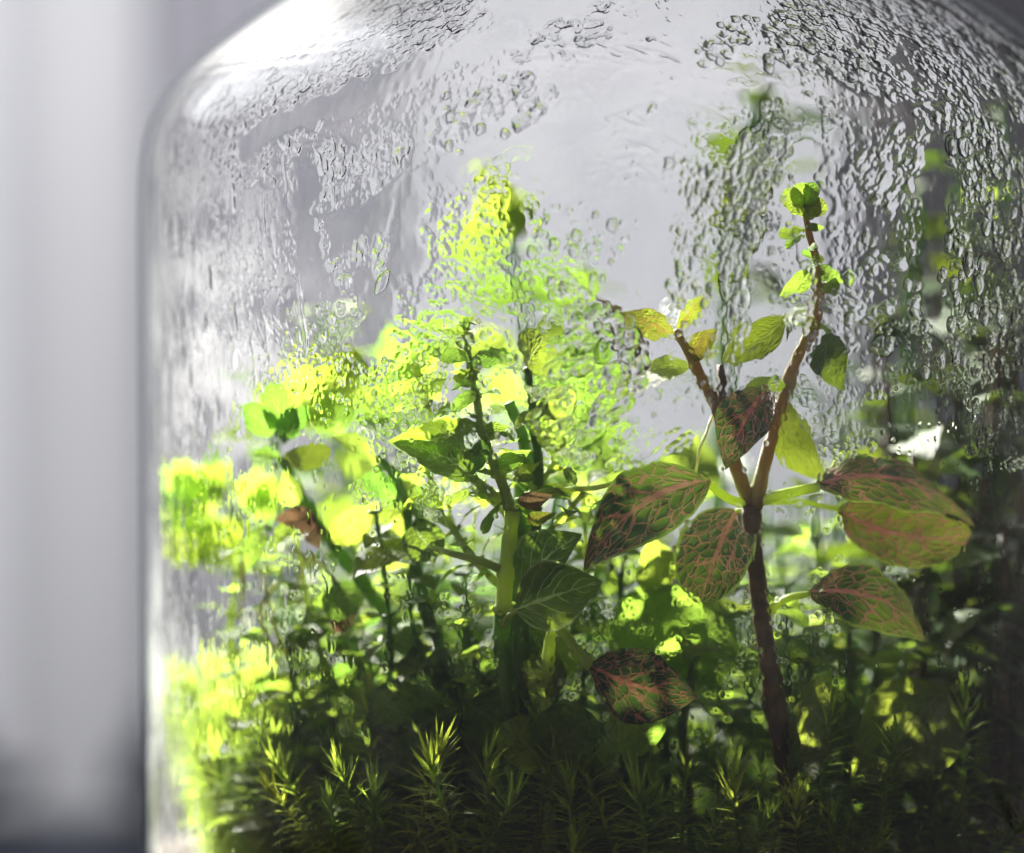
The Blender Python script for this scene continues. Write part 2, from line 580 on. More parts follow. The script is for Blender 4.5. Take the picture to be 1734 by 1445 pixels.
cbox("carcass", xc0, xc0 + 0.85, 1.02, 1.26, -0.9, 1.3, M['slate'])
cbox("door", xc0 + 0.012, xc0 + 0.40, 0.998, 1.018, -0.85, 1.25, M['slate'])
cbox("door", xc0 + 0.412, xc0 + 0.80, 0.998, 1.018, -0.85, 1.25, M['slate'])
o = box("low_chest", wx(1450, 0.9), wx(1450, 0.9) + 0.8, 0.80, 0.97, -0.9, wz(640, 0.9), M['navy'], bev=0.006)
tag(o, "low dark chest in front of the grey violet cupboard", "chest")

# ------------------------------------------------------------------ jar
prof_out = [(0.030, -0.062), (0.085, -0.0635), (0.104, -0.061), (0.1095, -0.052), (0.110, -0.03), (0.110, 0.02), (0.110, 0.07), (0.110, 0.12),
            (0.110, 0.150), (0.1096, 0.158), (0.1086, 0.1664), (0.1043, 0.1748), (0.0980, 0.1818), (0.0902, 0.1880), (0.0830, 0.1932), (0.0756, 0.1982),
            (0.0670, 0.2040), (0.058, 0.2108), (0.0495, 0.2190), (0.0430, 0.2272), (0.0395, 0.236), (0.0390, 0.250), (0.0400, 0.262)]
PO = catmull([Vector((a, 0, b)) for a, b in prof_out], 6)
PO = [(p.x, p.z) for p in PO]


def smooth_profile(pr, n, w):
    a = np.array(pr)
    L_ = np.concatenate([[0], np.cumsum(np.hypot(np.diff(a[:, 0]), np.diff(a[:, 1])))])
    t = np.linspace(0, L_[-1], n)
    r, z = np.interp(t, L_, a[:, 0]), np.interp(t, L_, a[:, 1])
    for _ in range(3):
        kk = np.ones(w) / w
        r[w:-w] = np.convolve(r, kk, 'same')[w:-w]
        z[w:-w] = np.convolve(z, kk, 'same')[w:-w]
    return r, z


PFINE = smooth_profile(PO, 1600, 25)          # ~0.25 mm steps
PO = [(float(a), float(b)) for a, b in zip(PFINE[0][::13], PFINE[1][::13])]


def offset_profile(pr, d):
    res = []
    for i, (r, z) in enumerate(pr):
        a = pr[max(i - 1, 0)]
        b = pr[min(i + 1, len(pr) - 1)]
        t = Vector((b[0] - a[0], b[1] - a[1]))
        t.normalize()
        res.append((r - t.y * d, z + t.x * d))
    return res


PI_ = offset_profile(PO, 0.0025)
SEG = 160


def revolve(name, prof, mat, parent, flip=False, close_bottom=True):
    vs, fs = [], []
    for r, z in prof:
        for k in range(SEG):
            a = 2 * math.pi * k / SEG
            vs.append((r * math.cos(a), r * math.sin(a), z))
    for i in range(len(prof) - 1):
        for k in range(SEG):
            k2 = (k + 1) % SEG
            q = (i * SEG + k, i * SEG + k2, (i + 1) * SEG + k2, (i + 1) * SEG + k)
            fs.append(q[::-1] if flip else q)
    if close_bottom:
        fs.append(tuple(range(SEG)) if flip else tuple(range(SEG))[::-1])
    me = bpy.data.meshes.new(name)
    me.from_pydata(vs, [], fs)
    return link(name, me, mat, parent)


jar = thing("glass_jar", (0, 0, 0), "large clear glass jar with rounded shoulder, wet inside with condensation", "jar")
revolve("outer_wall", PO, M['glass'], jar)
revolve("inner_wall", PI_, M['fog_glass'], jar, flip=True)
bm = bmesh.new()
rim = [(PI_[-1][0], PI_[-1][1]), (PI_[-1][0] - 0.0006, PI_[-1][1] + 0.003), (PO[-1][0] - 0.0005, PO[-1][1] + 0.0045), (PO[-1][0] + 0.001, PO[-1][1] + 0.002), (PO[-1][0], PO[-1][1])]
revolve("rim", rim, M['glass'], jar, flip=True, close_bottom=False)
bm.free()


# ------------------------------------------------------------------ condensation (real relief on the inside of the wall)
class Noise2:
    def __init__(self, seed):
        self.t = np.random.RandomState(seed).rand(256, 256).astype(np.float32)

    def __call__(self, x, y):
        xi = np.floor(x).astype(np.int64)
        yi = np.floor(y).astype(np.int64)
        fx = (x - xi).astype(np.float32)
        fy = (y - yi).astype(np.float32)
        fx = fx * fx * (3 - 2 * fx)
        fy = fy * fy * (3 - 2 * fy)
        t = self.t
        x0, x1, y0, y1 = xi & 255, (xi + 1) & 255, yi & 255, (yi + 1) & 255
        return (t[x0, y0] * (1 - fx) + t[x1, y0] * fx) * (1 - fy) + (t[x0, y1] * (1 - fx) + t[x1, y1] * fx) * fy


def drops(A, B, cell, elong, ang, density, seed, warp=0.45, k=0.42, rmin=0.28, rmax=0.62, blob=False):
    """irregular sitting drops: A, B in mm along the wall; returns height in mm"""
    n1, n2, n3, n4 = Noise2(seed), Noise2(seed + 1), Noise2(seed + 2), Noise2(seed + 3)
    ca, sa = math.cos(ang), math.sin(ang)
    p = (A * ca + B * sa) / cell
    q = (-A * sa + B * ca) / (cell * elong)
    p = p + warp * (n1(p * 1.3 + 9, q * 1.3) - 0.5) + warp * 0.6 * (n3(p * 3.1, q * 3.1) - 0.5)
    q = q + warp * (n2(p * 1.3, q * 1.3 + 5) - 0.5) + warp * 0.6 * (n4(p * 3.1, q * 3.1) - 0.5)
    rs = np.random.RandomState(seed + 11)
    T = rs.rand(4, 8192).astype(np.float32)
    h = np.zeros_like(p)
    pi, qi = np.floor(p).astype(np.int64), np.floor(q).astype(np.int64)
    for i in (-1, 0, 1):
        for j in (-1, 0, 1):
            ci, cj = pi + i, qi + j
            hh = (ci * 374761393 + cj * 668265263 + seed * 974711) & 0x7fffffff
            hh = ((hh ^ (hh >> 13)) * 1274126177) & 0x7fffffff
            idx = (hh ^ (hh >> 16)) & 8191
            cx, cyy, rr, pr = T[0][idx], T[1][idx], T[2][idx], T[3][idx]
            r = rmin + (rmax - rmin) * rr ** 1.6
            d2 = ((p - ci - cx) ** 2 + (q - cj - cyy) ** 2) / (r * r)
            cap = np.maximum(0, 1 - d2) ** 1.15 * r * cell * k * (pr < density)
            h = np.maximum(h, cap)
    if blob:
        # puddles that have run together
        n5, n6 = Noise2(seed + 5), Noise2(seed + 6)
        n = 0.62 * n5(p * 1.25 + 3, q * 1.25) + 0.38 * n6(p * 2.9, q * 2.9 + 7)
        thr = 0.66 - 0.17 * density
        h = np.maximum(h * 0.8, k * cell * 1.1 * np.maximum(0, n - thr) / (1 - thr) + 0.25 * k * cell * np.sqrt(np.maximum(0, n - thr)))
    return h


def in_poly(px, py, poly):
    res = np.zeros(px.shape, bool)
    n = len(poly)
    for i in range(n):
        x1, y1 = poly[i]
        x2, y2 = poly[(i + 1) % n]
        c = ((y1 > py) != (y2 > py)) & (px < (x2 - x1) * (py - y1) / (y2 - y1 + 1e-9) + x1)
        res ^= c
    return res


def blur(m, n):
    m = m.astype(np.float32)
    for ax in (0, 1):
        c = np.cumsum(np.pad(m, [(n + 1, n) if a == ax else (0, 0) for a in (0, 1)], mode='edge'), axis=ax)
        m = (np.take(c, range(2 * n + 1, c.shape[ax]), axis=ax) - np.take(c, range(0, c.shape[ax] - 2 * n - 1), axis=ax)) / (2 * n + 1)
    return m


def seg_dist(px, py, pts):
    d = np.full(px.shape, 1e9, np.float32)
    for (x1, y1), (x2, y2) in zip(pts[:-1], pts[1:]):
        vx, vy = x2 - x1, y2 - y1
        t = np.clip(((px - x1) * vx + (py - y1) * vy) / (vx * vx + vy * vy), 0, 1)
        d = np.minimum(d, np.hypot(px - x1 - t * vx, py - y1 - t * vy))
    return d


# profile of the inner wall, by arc length, from z = 0.004 up to the neck
rf, zf = PFINE
tr_, tz_ = np.gradient(rf), np.gradient(zf)
tl_ = np.hypot(tr_, tz_)
ri_, zi_ = rf - tz_ / tl_ * 0.00252, zf + tr_ / tl_ * 0.00252
sel = (zi_ > 0.002) & (rf > 0.072)
pr_ = np.stack([ri_[sel], zi_[sel]], axis=-1)
sl = np.concatenate([[0], np.cumsum(np.hypot(np.diff(pr_[:, 0]), np.diff(pr_[:, 1])))])
NV, NU = 880, 985


def wall_grid(nv, nu, smax=1.0):
    s = np.linspace(0, sl[-1], nv)
    rr = np.interp(s, sl, pr_[:, 0])
    zz = np.interp(s, sl, pr_[:, 1])
    # light smoothing of the piecewise profile
    q = np.linspace(-0.945, 0.90, nu)
    phi = np.arcsin(q)
    return s, rr, zz, phi


s, rr, zz, phi = wall_grid(NV, NU)
dr = np.gradient(rr, s)
dz = np.gradient(zz, s)
PH, SS = np.meshgrid(phi, s)
RR = rr[:, None] + 0 * PH
ZZ = zz[:, None] + 0 * PH
X0 = RR * np.sin(PH)
Y0 = -RR * np.cos(PH)
PX, PY = project(X0, Y0, ZZ)
A = (PH * RIN * 1000).astype(np.float32)      # mm round the wall
B = (SS * 1000).astype(np.float32)            # mm up the wall
nA, nB, nC = Noise2(101), Noise2(102), Noise2(103)
PXn = PX + 34 * (nA(A / 5, B / 5) - 0.5) + 16 * (nC(A / 1.6, B / 1.6) - 0.5)
PYn = PY + 34 * (nB(A / 5, B / 5) - 0.5) + 16 * (nC(B / 1.6, A / 1.6) - 0.5)

VERT, DIAG, DIAG2, HOR = 0.0, R(-50), R(35), R(90)
# polygon in photo pixels, cell mm, elongation, angle, density, height
PATCH = [
    ([(545, 250), (690, 225), (700, 330), (640, 480), (600, 520), (560, 470), (535, 350)], 1.35, 1.9, R(-8), 0.95, 0.44),
    ([(330, 190), (430, 120), (560, 40), (640, -20), (830, -20), (800, 40), (690, 120), (560, 200), (470, 300), (380, 330)], 1.5, 1.5, R(-55), 0.9, 0.46),
    ([(715, 245), (790, 165), (900, 115), (935, 160), (890, 225), (745, 275)], 2.3, 1.5, DIAG, 0.9, 0.42),
    ([(690, 130), (810, 60), (850, 80), (740, 150)], 1.5, 1.5, DIAG, 0.8, 0.42),
    ([(855, 75), (1040, -10), (1040, 50), (960, 90), (880, 105)], 1.5, 1.6, R(-70), 0.85, 0.42),
    ([(700, 340), (800, 285), (860, 290), (900, 300), (870, 400), (850, 520), (760, 560), (650, 600), (600, 620), (660, 500), (690, 430)], 1.35, 1.7, R(70), 0.58, 0.28),
    ([(430, 560), (560, 500), (620, 610), (760, 560), (900, 520), (900, 620), (740, 680), (560, 720), (450, 650)], 1.2, 1.3, R(20), 0.34, 0.28),
    ([(880, 390), (1000, 300), (1090, 400), (1060, 450), (960, 430), (900, 450)], 1.4, 1.5, R(-35), 0.5, 0.34),
    ([(880, 440), (960, 450), (1000, 500), (920, 560), (860, 520)], 1.2, 1.4, R(50), 0.7, 0.42),
    ([(950, 520), (1060, 530), (1090, 620), (1060, 690), (980, 780), (900, 740), (920, 620)], 1.7, 2.1, R(-60), 0.9, 0.40),
    ([(1060, 640), (1190, 640), (1180, 760), (1020, 790)], 1.0, 2.2, R(-55), 0.75, 0.36),
    ([(1150, 270), (1235, 255), (1200, 400), (1180, 500), (1125, 520), (1130, 400)], 1.3, 1.6, R(-15), 0.75, 0.44),
    ([(1225, 280), (1300, 190), (1370, 185), (1370, 240), (1300, 330), (1270, 470), (1280, 600), (1230, 620), (1230, 450)], 1.2, 2.1, R(-18), 0.95, 0.46),
    ([(1100, 640), (1300, 600), (1330, 690), (1200, 690)], 1.1, 1.6, R(-40), 0.5, 0.4),
    ([(1440, 250), (1560, 185), (1570, 290), (1530, 350), (1460, 370), (1430, 320)], 1.9, 2.0, R(-45), 0.9, 0.44),
    ([(1400, 390), (1560, 400), (1520, 470), (1500, 600), (1420, 600)], 1.7, 1.7, HOR, 0.55, 0.42),
    ([(1150, 90), (1260, 40), (1350, -20), (1560, -20), (1640, 140), (1660, 300), (1600, 230), (1480, 160), (1330, 130), (1200, 130)], 1.75, 1.5, R(75), 0.93, 0.44),
    ([(1540, -20), (1760, -20), (1760, 620), (1690, 560), (1620, 420), (1600, 250), (1560, 120)], 1.5, 1.15, R(60), 0.95, 0.50),
    ([(1550, 400), (1760, 560), (1760, 800), (1650, 800), (1560, 600)], 1.6, 1.5, R(10), 0.5, 0.42),
    ([(1180, 180), (1330, 130), (1450, 170), (1420, 200), (1250, 190)], 1.4, 2.0, R(80), 0.45, 0.40),
    ([(1000, 60), (1180, 40), (1150, 130), (1010, 120)], 1.4, 2.6, R(78), 0.22, 0.30),
    ([(920, 70), (1150, 20), (1190, 250), (1000, 300), (940, 220)], 1.7, 4.5, R(62), 0.34, 0.26),
    ([(930, 200), (1150, 150), (1150, 420), (1100, 420)], 1.1, 1.8, R(-25), 0.16, 0.36),
    ([(1330, 470), (1480, 440), (1480, 560), (1350, 560)], 1.5, 2.2, R(80), 0.6, 0.38),
    ([(1290, 640), (1500, 640), (1480, 800), (1320, 800)], 0.9, 1.4, 0.0, 0.55, 0.32),
    ([(240, 260), (540, 230), (560, 720), (250, 760)], 2.4, 3.2, R(5), 0.4, 0.14),
    ([(640, 1000), (860, 960), (880, 1180), (650, 1180)], 0.9, 1.3, 0.0, 0.35, 0.26),
    ([(860, 1050), (1420, 960), (1440, 1220), (860, 1260)], 0.85, 1.2, 0.0, 0.35, 0.26),
    ([(580, 620), (760, 600), (820, 860), (600, 860)], 0.95, 1.4, 0.0, 0.5, 0.28),
    ([(240, 760), (560, 720), (620, 1250), (250, 1300)], 1.5, 2.6, 0.0, 0.35, 0.20),
]
H = np.zeros(PX.shape, np.float32)
occupied = np.zeros(PX.shape, bool)
for k, (poly, cell, el, ang, den, kk) in enumerate(PATCH):
    xs = [p[0] for p in poly]
    ys = [p[1] for p in poly]
    cols = np.where(((PX > min(xs) - 60) & (PX < max(xs) + 60) & (PY > min(ys) - 60) & (PY < max(ys) + 60)).any(axis=0))[0]
    rows = np.where(((PX > min(xs) - 60) & (PX < max(xs) + 60) & (PY > min(ys) - 60) & (PY < max(ys) + 60)).any(axis=1))[0]
    if len(cols) == 0 or len(rows) == 0:
        continue
    sli = (slice(rows[0], rows[-1] + 1), slice(cols[0], cols[-1] + 1))
    mk = in_poly(PXn[sli], PYn[sli], poly)
    if den < 0.97:
        mk &= nA(A[sli] / 4.2 + 31 * k, B[sli] / 5.5) > (0.42 if poly[0][0] > 1380 else 0.30)
    if not mk.any():
        continue
    occupied[sli] |= mk
    kk = kk * (0.80 if poly[0][0] > 1380 else 0.72 if min(ys) < 20 else 1.08 if poly[0][1] < 640 else 0.55)
    cell = cell * 1.05
    h1 = drops(A[sli], B[sli], cell, el, ang, den, 200 + 17 * k, k=kk, warp=0.75, blob=den > 0.6, rmin=0.2, rmax=0.72)
    h2 = drops(A[sli], B[sli], cell * 0.55, 1.0 + (el - 1) * 0.5, ang, den * 0.45, 900 + 17 * k, k=kk * 0.8, warp=0.7)
    H[sli] = np.maximum(H[sli], np.maximum(h1, h2) * blur(mk, 3))
# faint beading over the whole upper wall
faint = drops(A, B, 0.95, 1.5, R(-12), 0.42, 4001, k=0.24, warp=0.8)
H = np.maximum(H, faint * np.clip((760 - PY) / 200, 0, 1) * np.clip(nC(A / 11 + 3, B / 13) * 2.4 - 0.5, 0, 1))
# loose fine drops nearly everywhere, and a thin uneven film of water
fine = drops(A, B, 1.1, 1.2, 0.0, 0.12, 3001, k=0.34, rmin=0.22, rmax=0.42)
lowmask = np.clip((PY - 560) / 200, 0.12, 1.0) * np.clip(nA(A / 9, B / 9) * 2.2 - 0.5, 0, 1)
H = np.maximum(H, fine * lowmask)
# clear runs wiped by falling water: photo pixel polylines and half widths
RUNS = [([(585, 400), (720, 300), (960, 215), (1100, 130)], 24), ([(420, 240), (620, 150), (870, 60)], 20), ([(700, 330), (690, 430), (630, 560)], 20),
        ([(880, 300), (872, 430)], 16), ([(1100, 330), (1110, 520)], 18), ([(1590, 260), (1580, 400), (1600, 560)], 24),
        ([(640, 520), (625, 590)], 30), ([(1200, 120), (1330, 110)], 14), ([(1370, 260), (1390, 420)], 20), ([(520, 300), (530, 520)], 18)]
for pts, w in RUNS:
    d = seg_dist(PXn, PYn, pts)
    H *= np.clip((d - w) / 9.0, 0, 1)
    H += 0.045 * np.exp(-((d - w - 7) / 8.0) ** 2)          # water heaped at the rim of a run
H += 0.05 * (nB(A / 3.1, B / 7.0) + 0.5 * nC(A / 1.2, B / 2.6))
# vertical sheets of running water at the turned-away left side
edge = np.clip((520 - PX) / 260, 0, 1)
H += edge * 0.10 * nA(A / 3.4 + 40, B / 26.0)
bord = np.ones(PX.shape, np.float32)
for a_ in range(12):
    bord[a_, :] = bord[-1 - a_, :] = a_ / 12
    bord[:, a_] = np.minimum(bord[:, a_], a_ / 12)
    bord[:, -1 - a_] = np.minimum(bord[:, -1 - a_], a_ / 12)
H *= bord
HM = (0.05 + H) / 1000.0
# inward normal of the wall
nr = -dz[:, None]
nz = dr[:, None]
RI = RR + nr * HM
ZI = ZZ + nz * HM
vi = np.stack([RI * np.sin(PH), -RI * np.cos(PH), ZI], axis=-1).reshape(-1, 3).astype(np.float32)


def quads(nv, nu, base, flip):
    i = np.arange(nv - 1)[:, None] * nu + np.arange(nu - 1)[None, :]
    i = i.reshape(-1)
    q = np.stack([i, i + 1, i + nu + 1, i + nu], axis=-1) + base
    return q[:, ::-1] if flip else q


nv2, nu2 = 120, 130
s2, rr2, zz2, phi2 = wall_grid(nv2, nu2)
PH2, S2 = np.meshgrid(phi2, s2)
rr2 = np.interp(s2, s, rr)
vo_ = np.stack([rr2[:, None] * np.sin(PH2), -rr2[:, None] * np.cos(PH2), zz2[:, None] + 0 * PH2], axis=-1).reshape(-1, 3).astype(np.float32)
# outward faces: normal = d(phi) x d(s): for -y facing, +x cross +z = -y -> outward
fo = quads(nv2, nu2, len(vi), False)
fi = quads(NV, NU, 0, True)
allv = np.concatenate([vi, vo_])
allf = np.concatenate([fi, fo]).astype(np.int32)
me = bpy.data.meshes.new("condensation")
me.vertices.add(len(allv))
me.vertices.foreach_set("co", allv.reshape(-1))
me.loops.add(len(allf) * 4)
me.loops.foreach_set("vertex_index", allf.reshape(-1))
me.polygons.add(len(allf))
me.polygons.foreach_set("loop_start", np.arange(len(allf), dtype=np.int32) * 4)
me.polygons.foreach_set("loop_total", np.full(len(allf), 4, np.int32))
me.polygons.foreach_set("use_smooth", np.ones(len(allf), bool))
me.update(calc_edges=True)
o = bpy.data.objects.new("condensation", me)
me.materials.append(M['water'])
COL.objects.link(o)
tag(o, "beads and runs of condensation covering the inside of the jar wall", "condensation", kind="stuff")


# ------------------------------------------------------------------ single larger drops
def drop_mesh(seed, el):
    rnd = random.Random(seed)
    vs, fs = [], []
    seg, rings = 18, 6
    ph = [rnd.uniform(0, 6.28) for _ in range(3)]
    am = [rnd.uniform(0.02, 0.12) for _ in range(3)]
    for i in range(rings):
        t = i / rings
        for k in range(seg):
            a = 2 * math.pi * k / seg
            w = 1 + sum(am[j] * math.sin((j + 2) * a + ph[j]) for j in range(3))
            r = math.cos(t * math.pi / 2) ** 0.8 * w
            vs.append((r * math.cos(a), r * math.sin(a) * el - 0.12 * el * t, 0.42 * math.sin(t * math.pi / 2)))
    top = len(vs)
    vs.append((0, -0.12 * el, 0.42))
    for i in range(rings - 1):
        for k in range(seg):
            k2 = (k + 1) % seg
            fs.append((i * seg + k, i * seg + k2, (i + 1) * seg + k2, (i + 1) * seg + k))
    for k in range(seg):
        fs.append(((rings - 1) * seg + k, (rings - 1) * seg + (k + 1) % seg, top))
    fs.append(tuple(range(seg))[::-1])
    me = bpy.data.meshes.new("water_drop")
    me.from_pydata(vs, [], fs)
    me.materials.append(M['water'])
    me.polygons.foreach_set("use_smooth", [True] * (len(fs) - 1) + [False])
    return me


DM = [drop_mesh(5 + i, e) for i, e in enumerate((1.0, 1.15, 1.4, 1.8, 2.3))]
rnd = random.Random(31)
zones = [((1600, 170), (1720, 560), 34, 0.9, 1.7, "round water drop on the glass at the dark right side"),
         ((1560, 440), (1700, 640), 10, 0.7, 1.4, "round water drop on the glass at the dark right side"),
         ((890, 330), (1080, 500), 16, 0.6, 1.2, "small water drop on the glass above the middle plants"),
         ((1130, 260), (1330, 560), 16, 0.6, 1.2, "small water drop on the glass left of the tall shoot"),
         ((1400, 200), (1560, 600), 16, 0.6, 1.3, "small water drop on the glass right of the tall shoot"),
         ((740, 130), (930, 260), 5, 0.7, 1.2, "elongated water drop below the jar shoulder at upper left"),
         ((630, 450), (650, 480), 1, 1.2, 1.3, "long pale water drop hanging alone on the glass, upper left"),
         ((1200, 20), (1500, 120), 14, 0.8, 1.5, "water drop on the glass along the top edge"),
         ((700, 700), (1400, 1200), 34, 0.32, 0.7, "tiny round water bead on the glass before the leaves")]
for (x0, y0), (x1, y1), cnt, r0, r1, lab in zones:
    done = tries = 0
    while done < cnt and tries < cnt * 30:
        tries += 1
        qx, qy = rnd.uniform(x0, x1), rnd.uniform(y0, y1)
        d = (PX - qx) ** 2 + (PY - qy) ** 2
        i, j = np.unravel_index(np.argmin(d), d.shape)
        if H[i, j] > 0.16 and tries < cnt * 20:
            continue
        rad = rnd.uniform(r0, r1) / 1000
        nrm = Vector((nr[i, 0] * math.sin(PH[i, j]), -nr[i, 0] * math.cos(PH[i, j]), float(nz[i, 0]))).normalized()
        up = Vector((0, 0, 1)) - nrm * nrm.z
        up.normalize()
        xx = up.cross(nrm)
        if cnt == 1:
            up, xx = (up * 0.9 - xx * 0.45).normalized(), (xx * 0.9 + up * 0.45).normalized()
        mat = Matrix(((xx.x, up.x, nrm.x, 0), (xx.y, up.y, nrm.y, 0), (xx.z, up.z, nrm.z, 0), (0, 0, 0, 1)))
        base = Vector((float(X0[i, j]), float(Y0[i, j]), float(ZZ[i, j]))) + nrm * (HM[i, j] + 0.00002)
        me = DM[4] if cnt == 1 else (DM[rnd.choice((0, 0, 1, 2))] if r0 < 0.9 else DM[rnd.choice((0, 1, 2, 3))])
        ob = bpy.data.objects.new("water_drop", me)
        ob.matrix_world = Matrix.Translation(base) @ mat @ Matrix.Diagonal((rad, rad, rad, 1))
        COL.objects.link(ob)
        tag(ob, lab, "water drop", None if cnt == 1 else lab.replace("round ", "").replace("water drop", "water drops"))
        done += 1


# ------------------------------------------------------------------ leaves and plants
def leaf_mesh(base, tip, width, origin, roll=0.0, curl=0.10, fold=0.12, shape='ovate', wave=0.02, droop=0.0,
              nv=14, nu=8, facing=None, seed=0, clip=True, bend=0.0):
    rd = random.Random(seed)
    L = tip - base
    ln = L.length
    T = L.normalized()
    mid = (base + tip) / 2
    n0 = facing if facing is not None else ((CAM - mid).normalized() * 0.9 + Vector((0, 0, 0.35)))
    n0 = n0 - T * n0.dot(T)
    if n0.length < 1e-4:
        n0 = T.orthogonal()
    n0.normalize()
    n = Matrix.Rotation(roll, 3, T) @ n0
    wdir = n.cross(T).normalized()
    ph = rd.uniform(0, 6.28)
    fq = rd.uniform(2.2, 3.6)
    asym = rd.uniform(-0.06, 0.06)
    vs, uv = [], []
    for j in range(nv + 1):
        t = j / nv
        if shape == 'ovate':
            w = math.sin(math.pi * t ** 0.86) ** 0.92 if 0 < t < 1 else 0
            w *= (1.0 - 0.12 * t)
        elif shape == 'round':
            w = math.sqrt(max(0, 1 - (2 * t - 1) ** 2)) ** 0.95
        elif shape == 'spoon':
            w = (0.16 + 0.84 * (t ** 1.1)) * math.sqrt(max(0, 1 - t ** 5)) * (1 if t > 0 else 0.5)
        elif shape == 'lance':
            w = math.sin(math.pi * t ** 0.7) ** 1.15 if 0 < t < 1 else 0
        else:
            w = math.sin(math.pi * t) if 0 < t < 1 else 0
        w = max(w, 0.015)
        c = base + L * t + n * (curl * ln * 4 * t * (1 - t)) - n * (droop * ln * t * t) + wdir * (bend * ln * 4 * t * (1 - t))
        for i in range(nu + 1):
            u = 2 * i / nu - 1
            hw = 0.5 * width * w * (1 + asym * u)
            off = fold * width * 0.5 * w * abs(u) ** 1.25
            off += wave * ln * math.sin(fq * 2 * math.pi * t + ph + (1.7 if u > 0 else 0)) * abs(u) ** 2 * w
            off -= 0.0022 * ln * math.cos((t - 0.4 * abs(u)) * 31) * w
            p = c + wdir * (hw * u * math.cos(fold * 0.6)) + n * off
            if clip:
                p = inside(p, 0.1045)
            vs.append(tuple(p - origin))
            uv.append((i / nu, t))
    fs = []
    for j in range(nv):
        for i in range(nu):
            a = j * (nu + 1) + i
            fs.append((a, a + 1, a + nu + 2, a + nu + 1))
    me = bpy.data.meshes.new("leaf")
    me.from_pydata(vs, [], fs)
    ul = me.uv_layers.new(name="UVMap")
    buf = []
    for f in fs:
        for v in f:
            buf.extend(uv[v])
    ul.data.foreach_set("uv", buf)
    return me


_seed = [0]


class Plant:
    def __init__(self, name, px, py, Y, label, cat, group=None):
        self.o = P(px, py, Y) if Y is not None else Vector(px)
        self.e = thing(name, self.o, label, cat, group)

    def stem(self, pts, r0, r1, mat, name="stem", seg=9, nodes=(), bumpy=0.05, sub=5):
        w = [P(*p) for p in pts]
        if name == "stem" and w[0].z > 0.012:
            w = [Vector((w[0].x, w[0].y, 0.001))] + w
        me = tube_mesh(w, r0 / 1000, r1 / 1000, seg, sub, self.o, bumpy, nodes)
        return link(name, me, M[mat], self.e)

    def leaf(self, b, t, width, mat, pet=None, pmat='stem_green', pr=0.55, name="leaf", label=None, wide=None, **kw):
        """b, t: (px, py, Y) of base and tip, width in photo pixels; pet: list of points of the leaf stalk"""
        _seed[0] += 1
        B_, T_ = P(*b), P(*t)
        w = px2m(width, (b[2] + t[2]) / 2)
        me = leaf_mesh(B_, T_, w, self.o, seed=_seed[0], **kw)
        ob = link(name, me, M[mat], self.e)
        if label:
            ob["label"] = label
        if pet:
            pts = [P(*q) for q in pet] + [B_ + (T_ - B_) * 0.03]
            pm = tube_mesh(pts, pr * 1.25 / 1000, pr / 1000, 7, 5, self.o)
            link("leaf_stalk", pm, M[pmat], ob)
        return ob

    def shoot(self, pts, r0, r1, smat, lmat, n, size, seed, droop=0.25, start=0.2, up=0.35, ratio=0.62, shape='ovate', dens=1.0, taper=0.55, grounded=True):
        """leafy stem with leaves in opposite pairs; size in mm"""
        rd = random.Random(seed)
        w = [P(*p) for p in pts]
        if grounded and w[0].z > 0.012:
            w = [Vector((w[0].x, w[0].y, 0.001))] + w
        c = catmull(w, 6)
        c = [inside(p) for p in c]
        me = tube_mesh(w, r0 / 1000, r1 / 1000, 7, 6, self.o, 0.05)
        link("stem", me, M[smat], self.e)
        az = rd.uniform(0, 3.14)
        for i in range(n):
            t = start + (1 - start) * i / max(1, n - 1)
            k = min(int(t * (len(c) - 1)), len(c) - 2)
            p = c[k].lerp(c[k + 1], t * (len(c) - 1) - k)
            tan = (c[k + 1] - c[k]).normalized()
            az += 1.57 + rd.uniform(-0.3, 0.3)
            for sgn in (0, math.pi):
                if rd.random() > dens:
                    continue
                a = az + sgn
                side = tan.orthogonal().normalized()
                side = Matrix.Rotation(a, 3, tan) @ side
                d = (side + tan * rd.uniform(up - 0.25, up + 0.35)).normalized()
                s_ = size / 1000 * (1 - taper * (t - start) / (1 - start)) * rd.uniform(0.75, 1.15)
                st = p + d * s_ * 0.22
                tip = st + (d - Vector((0, 0, droop * rd.uniform(0.3, 1.6)))).normalized() * s_
                st, tip = inside(st), inside(tip)
                if (tip - st).length < s_ * 0.35:
                    continue
                _seed[0] += 1
                lm = leaf_mesh(st, tip, s_ * ratio * rd.uniform(0.85, 1.15), self.o, facing=(tan + Vector((0, 0, 0.3))), roll=rd.uniform(-0.4, 0.4),
                               curl=rd.uniform(0.04, 0.14), fold=rd.uniform(0.05, 0.25), wave=0.02, droop=rd.uniform(0, 0.2), seed=_seed[0], nv=10, nu=6, shape=shape)
                ob = link("leaf", lm, M[lmat if not isinstance(lmat, (list, tuple)) else rd.choice(lmat)], self.e)
                pm = tube_mesh([p, st + (tip - st) * 0.04], 0.5 / 1000, 0.4 / 1000, 5, 2, self.o)
                link("leaf_stalk", pm, M[smat], ob)


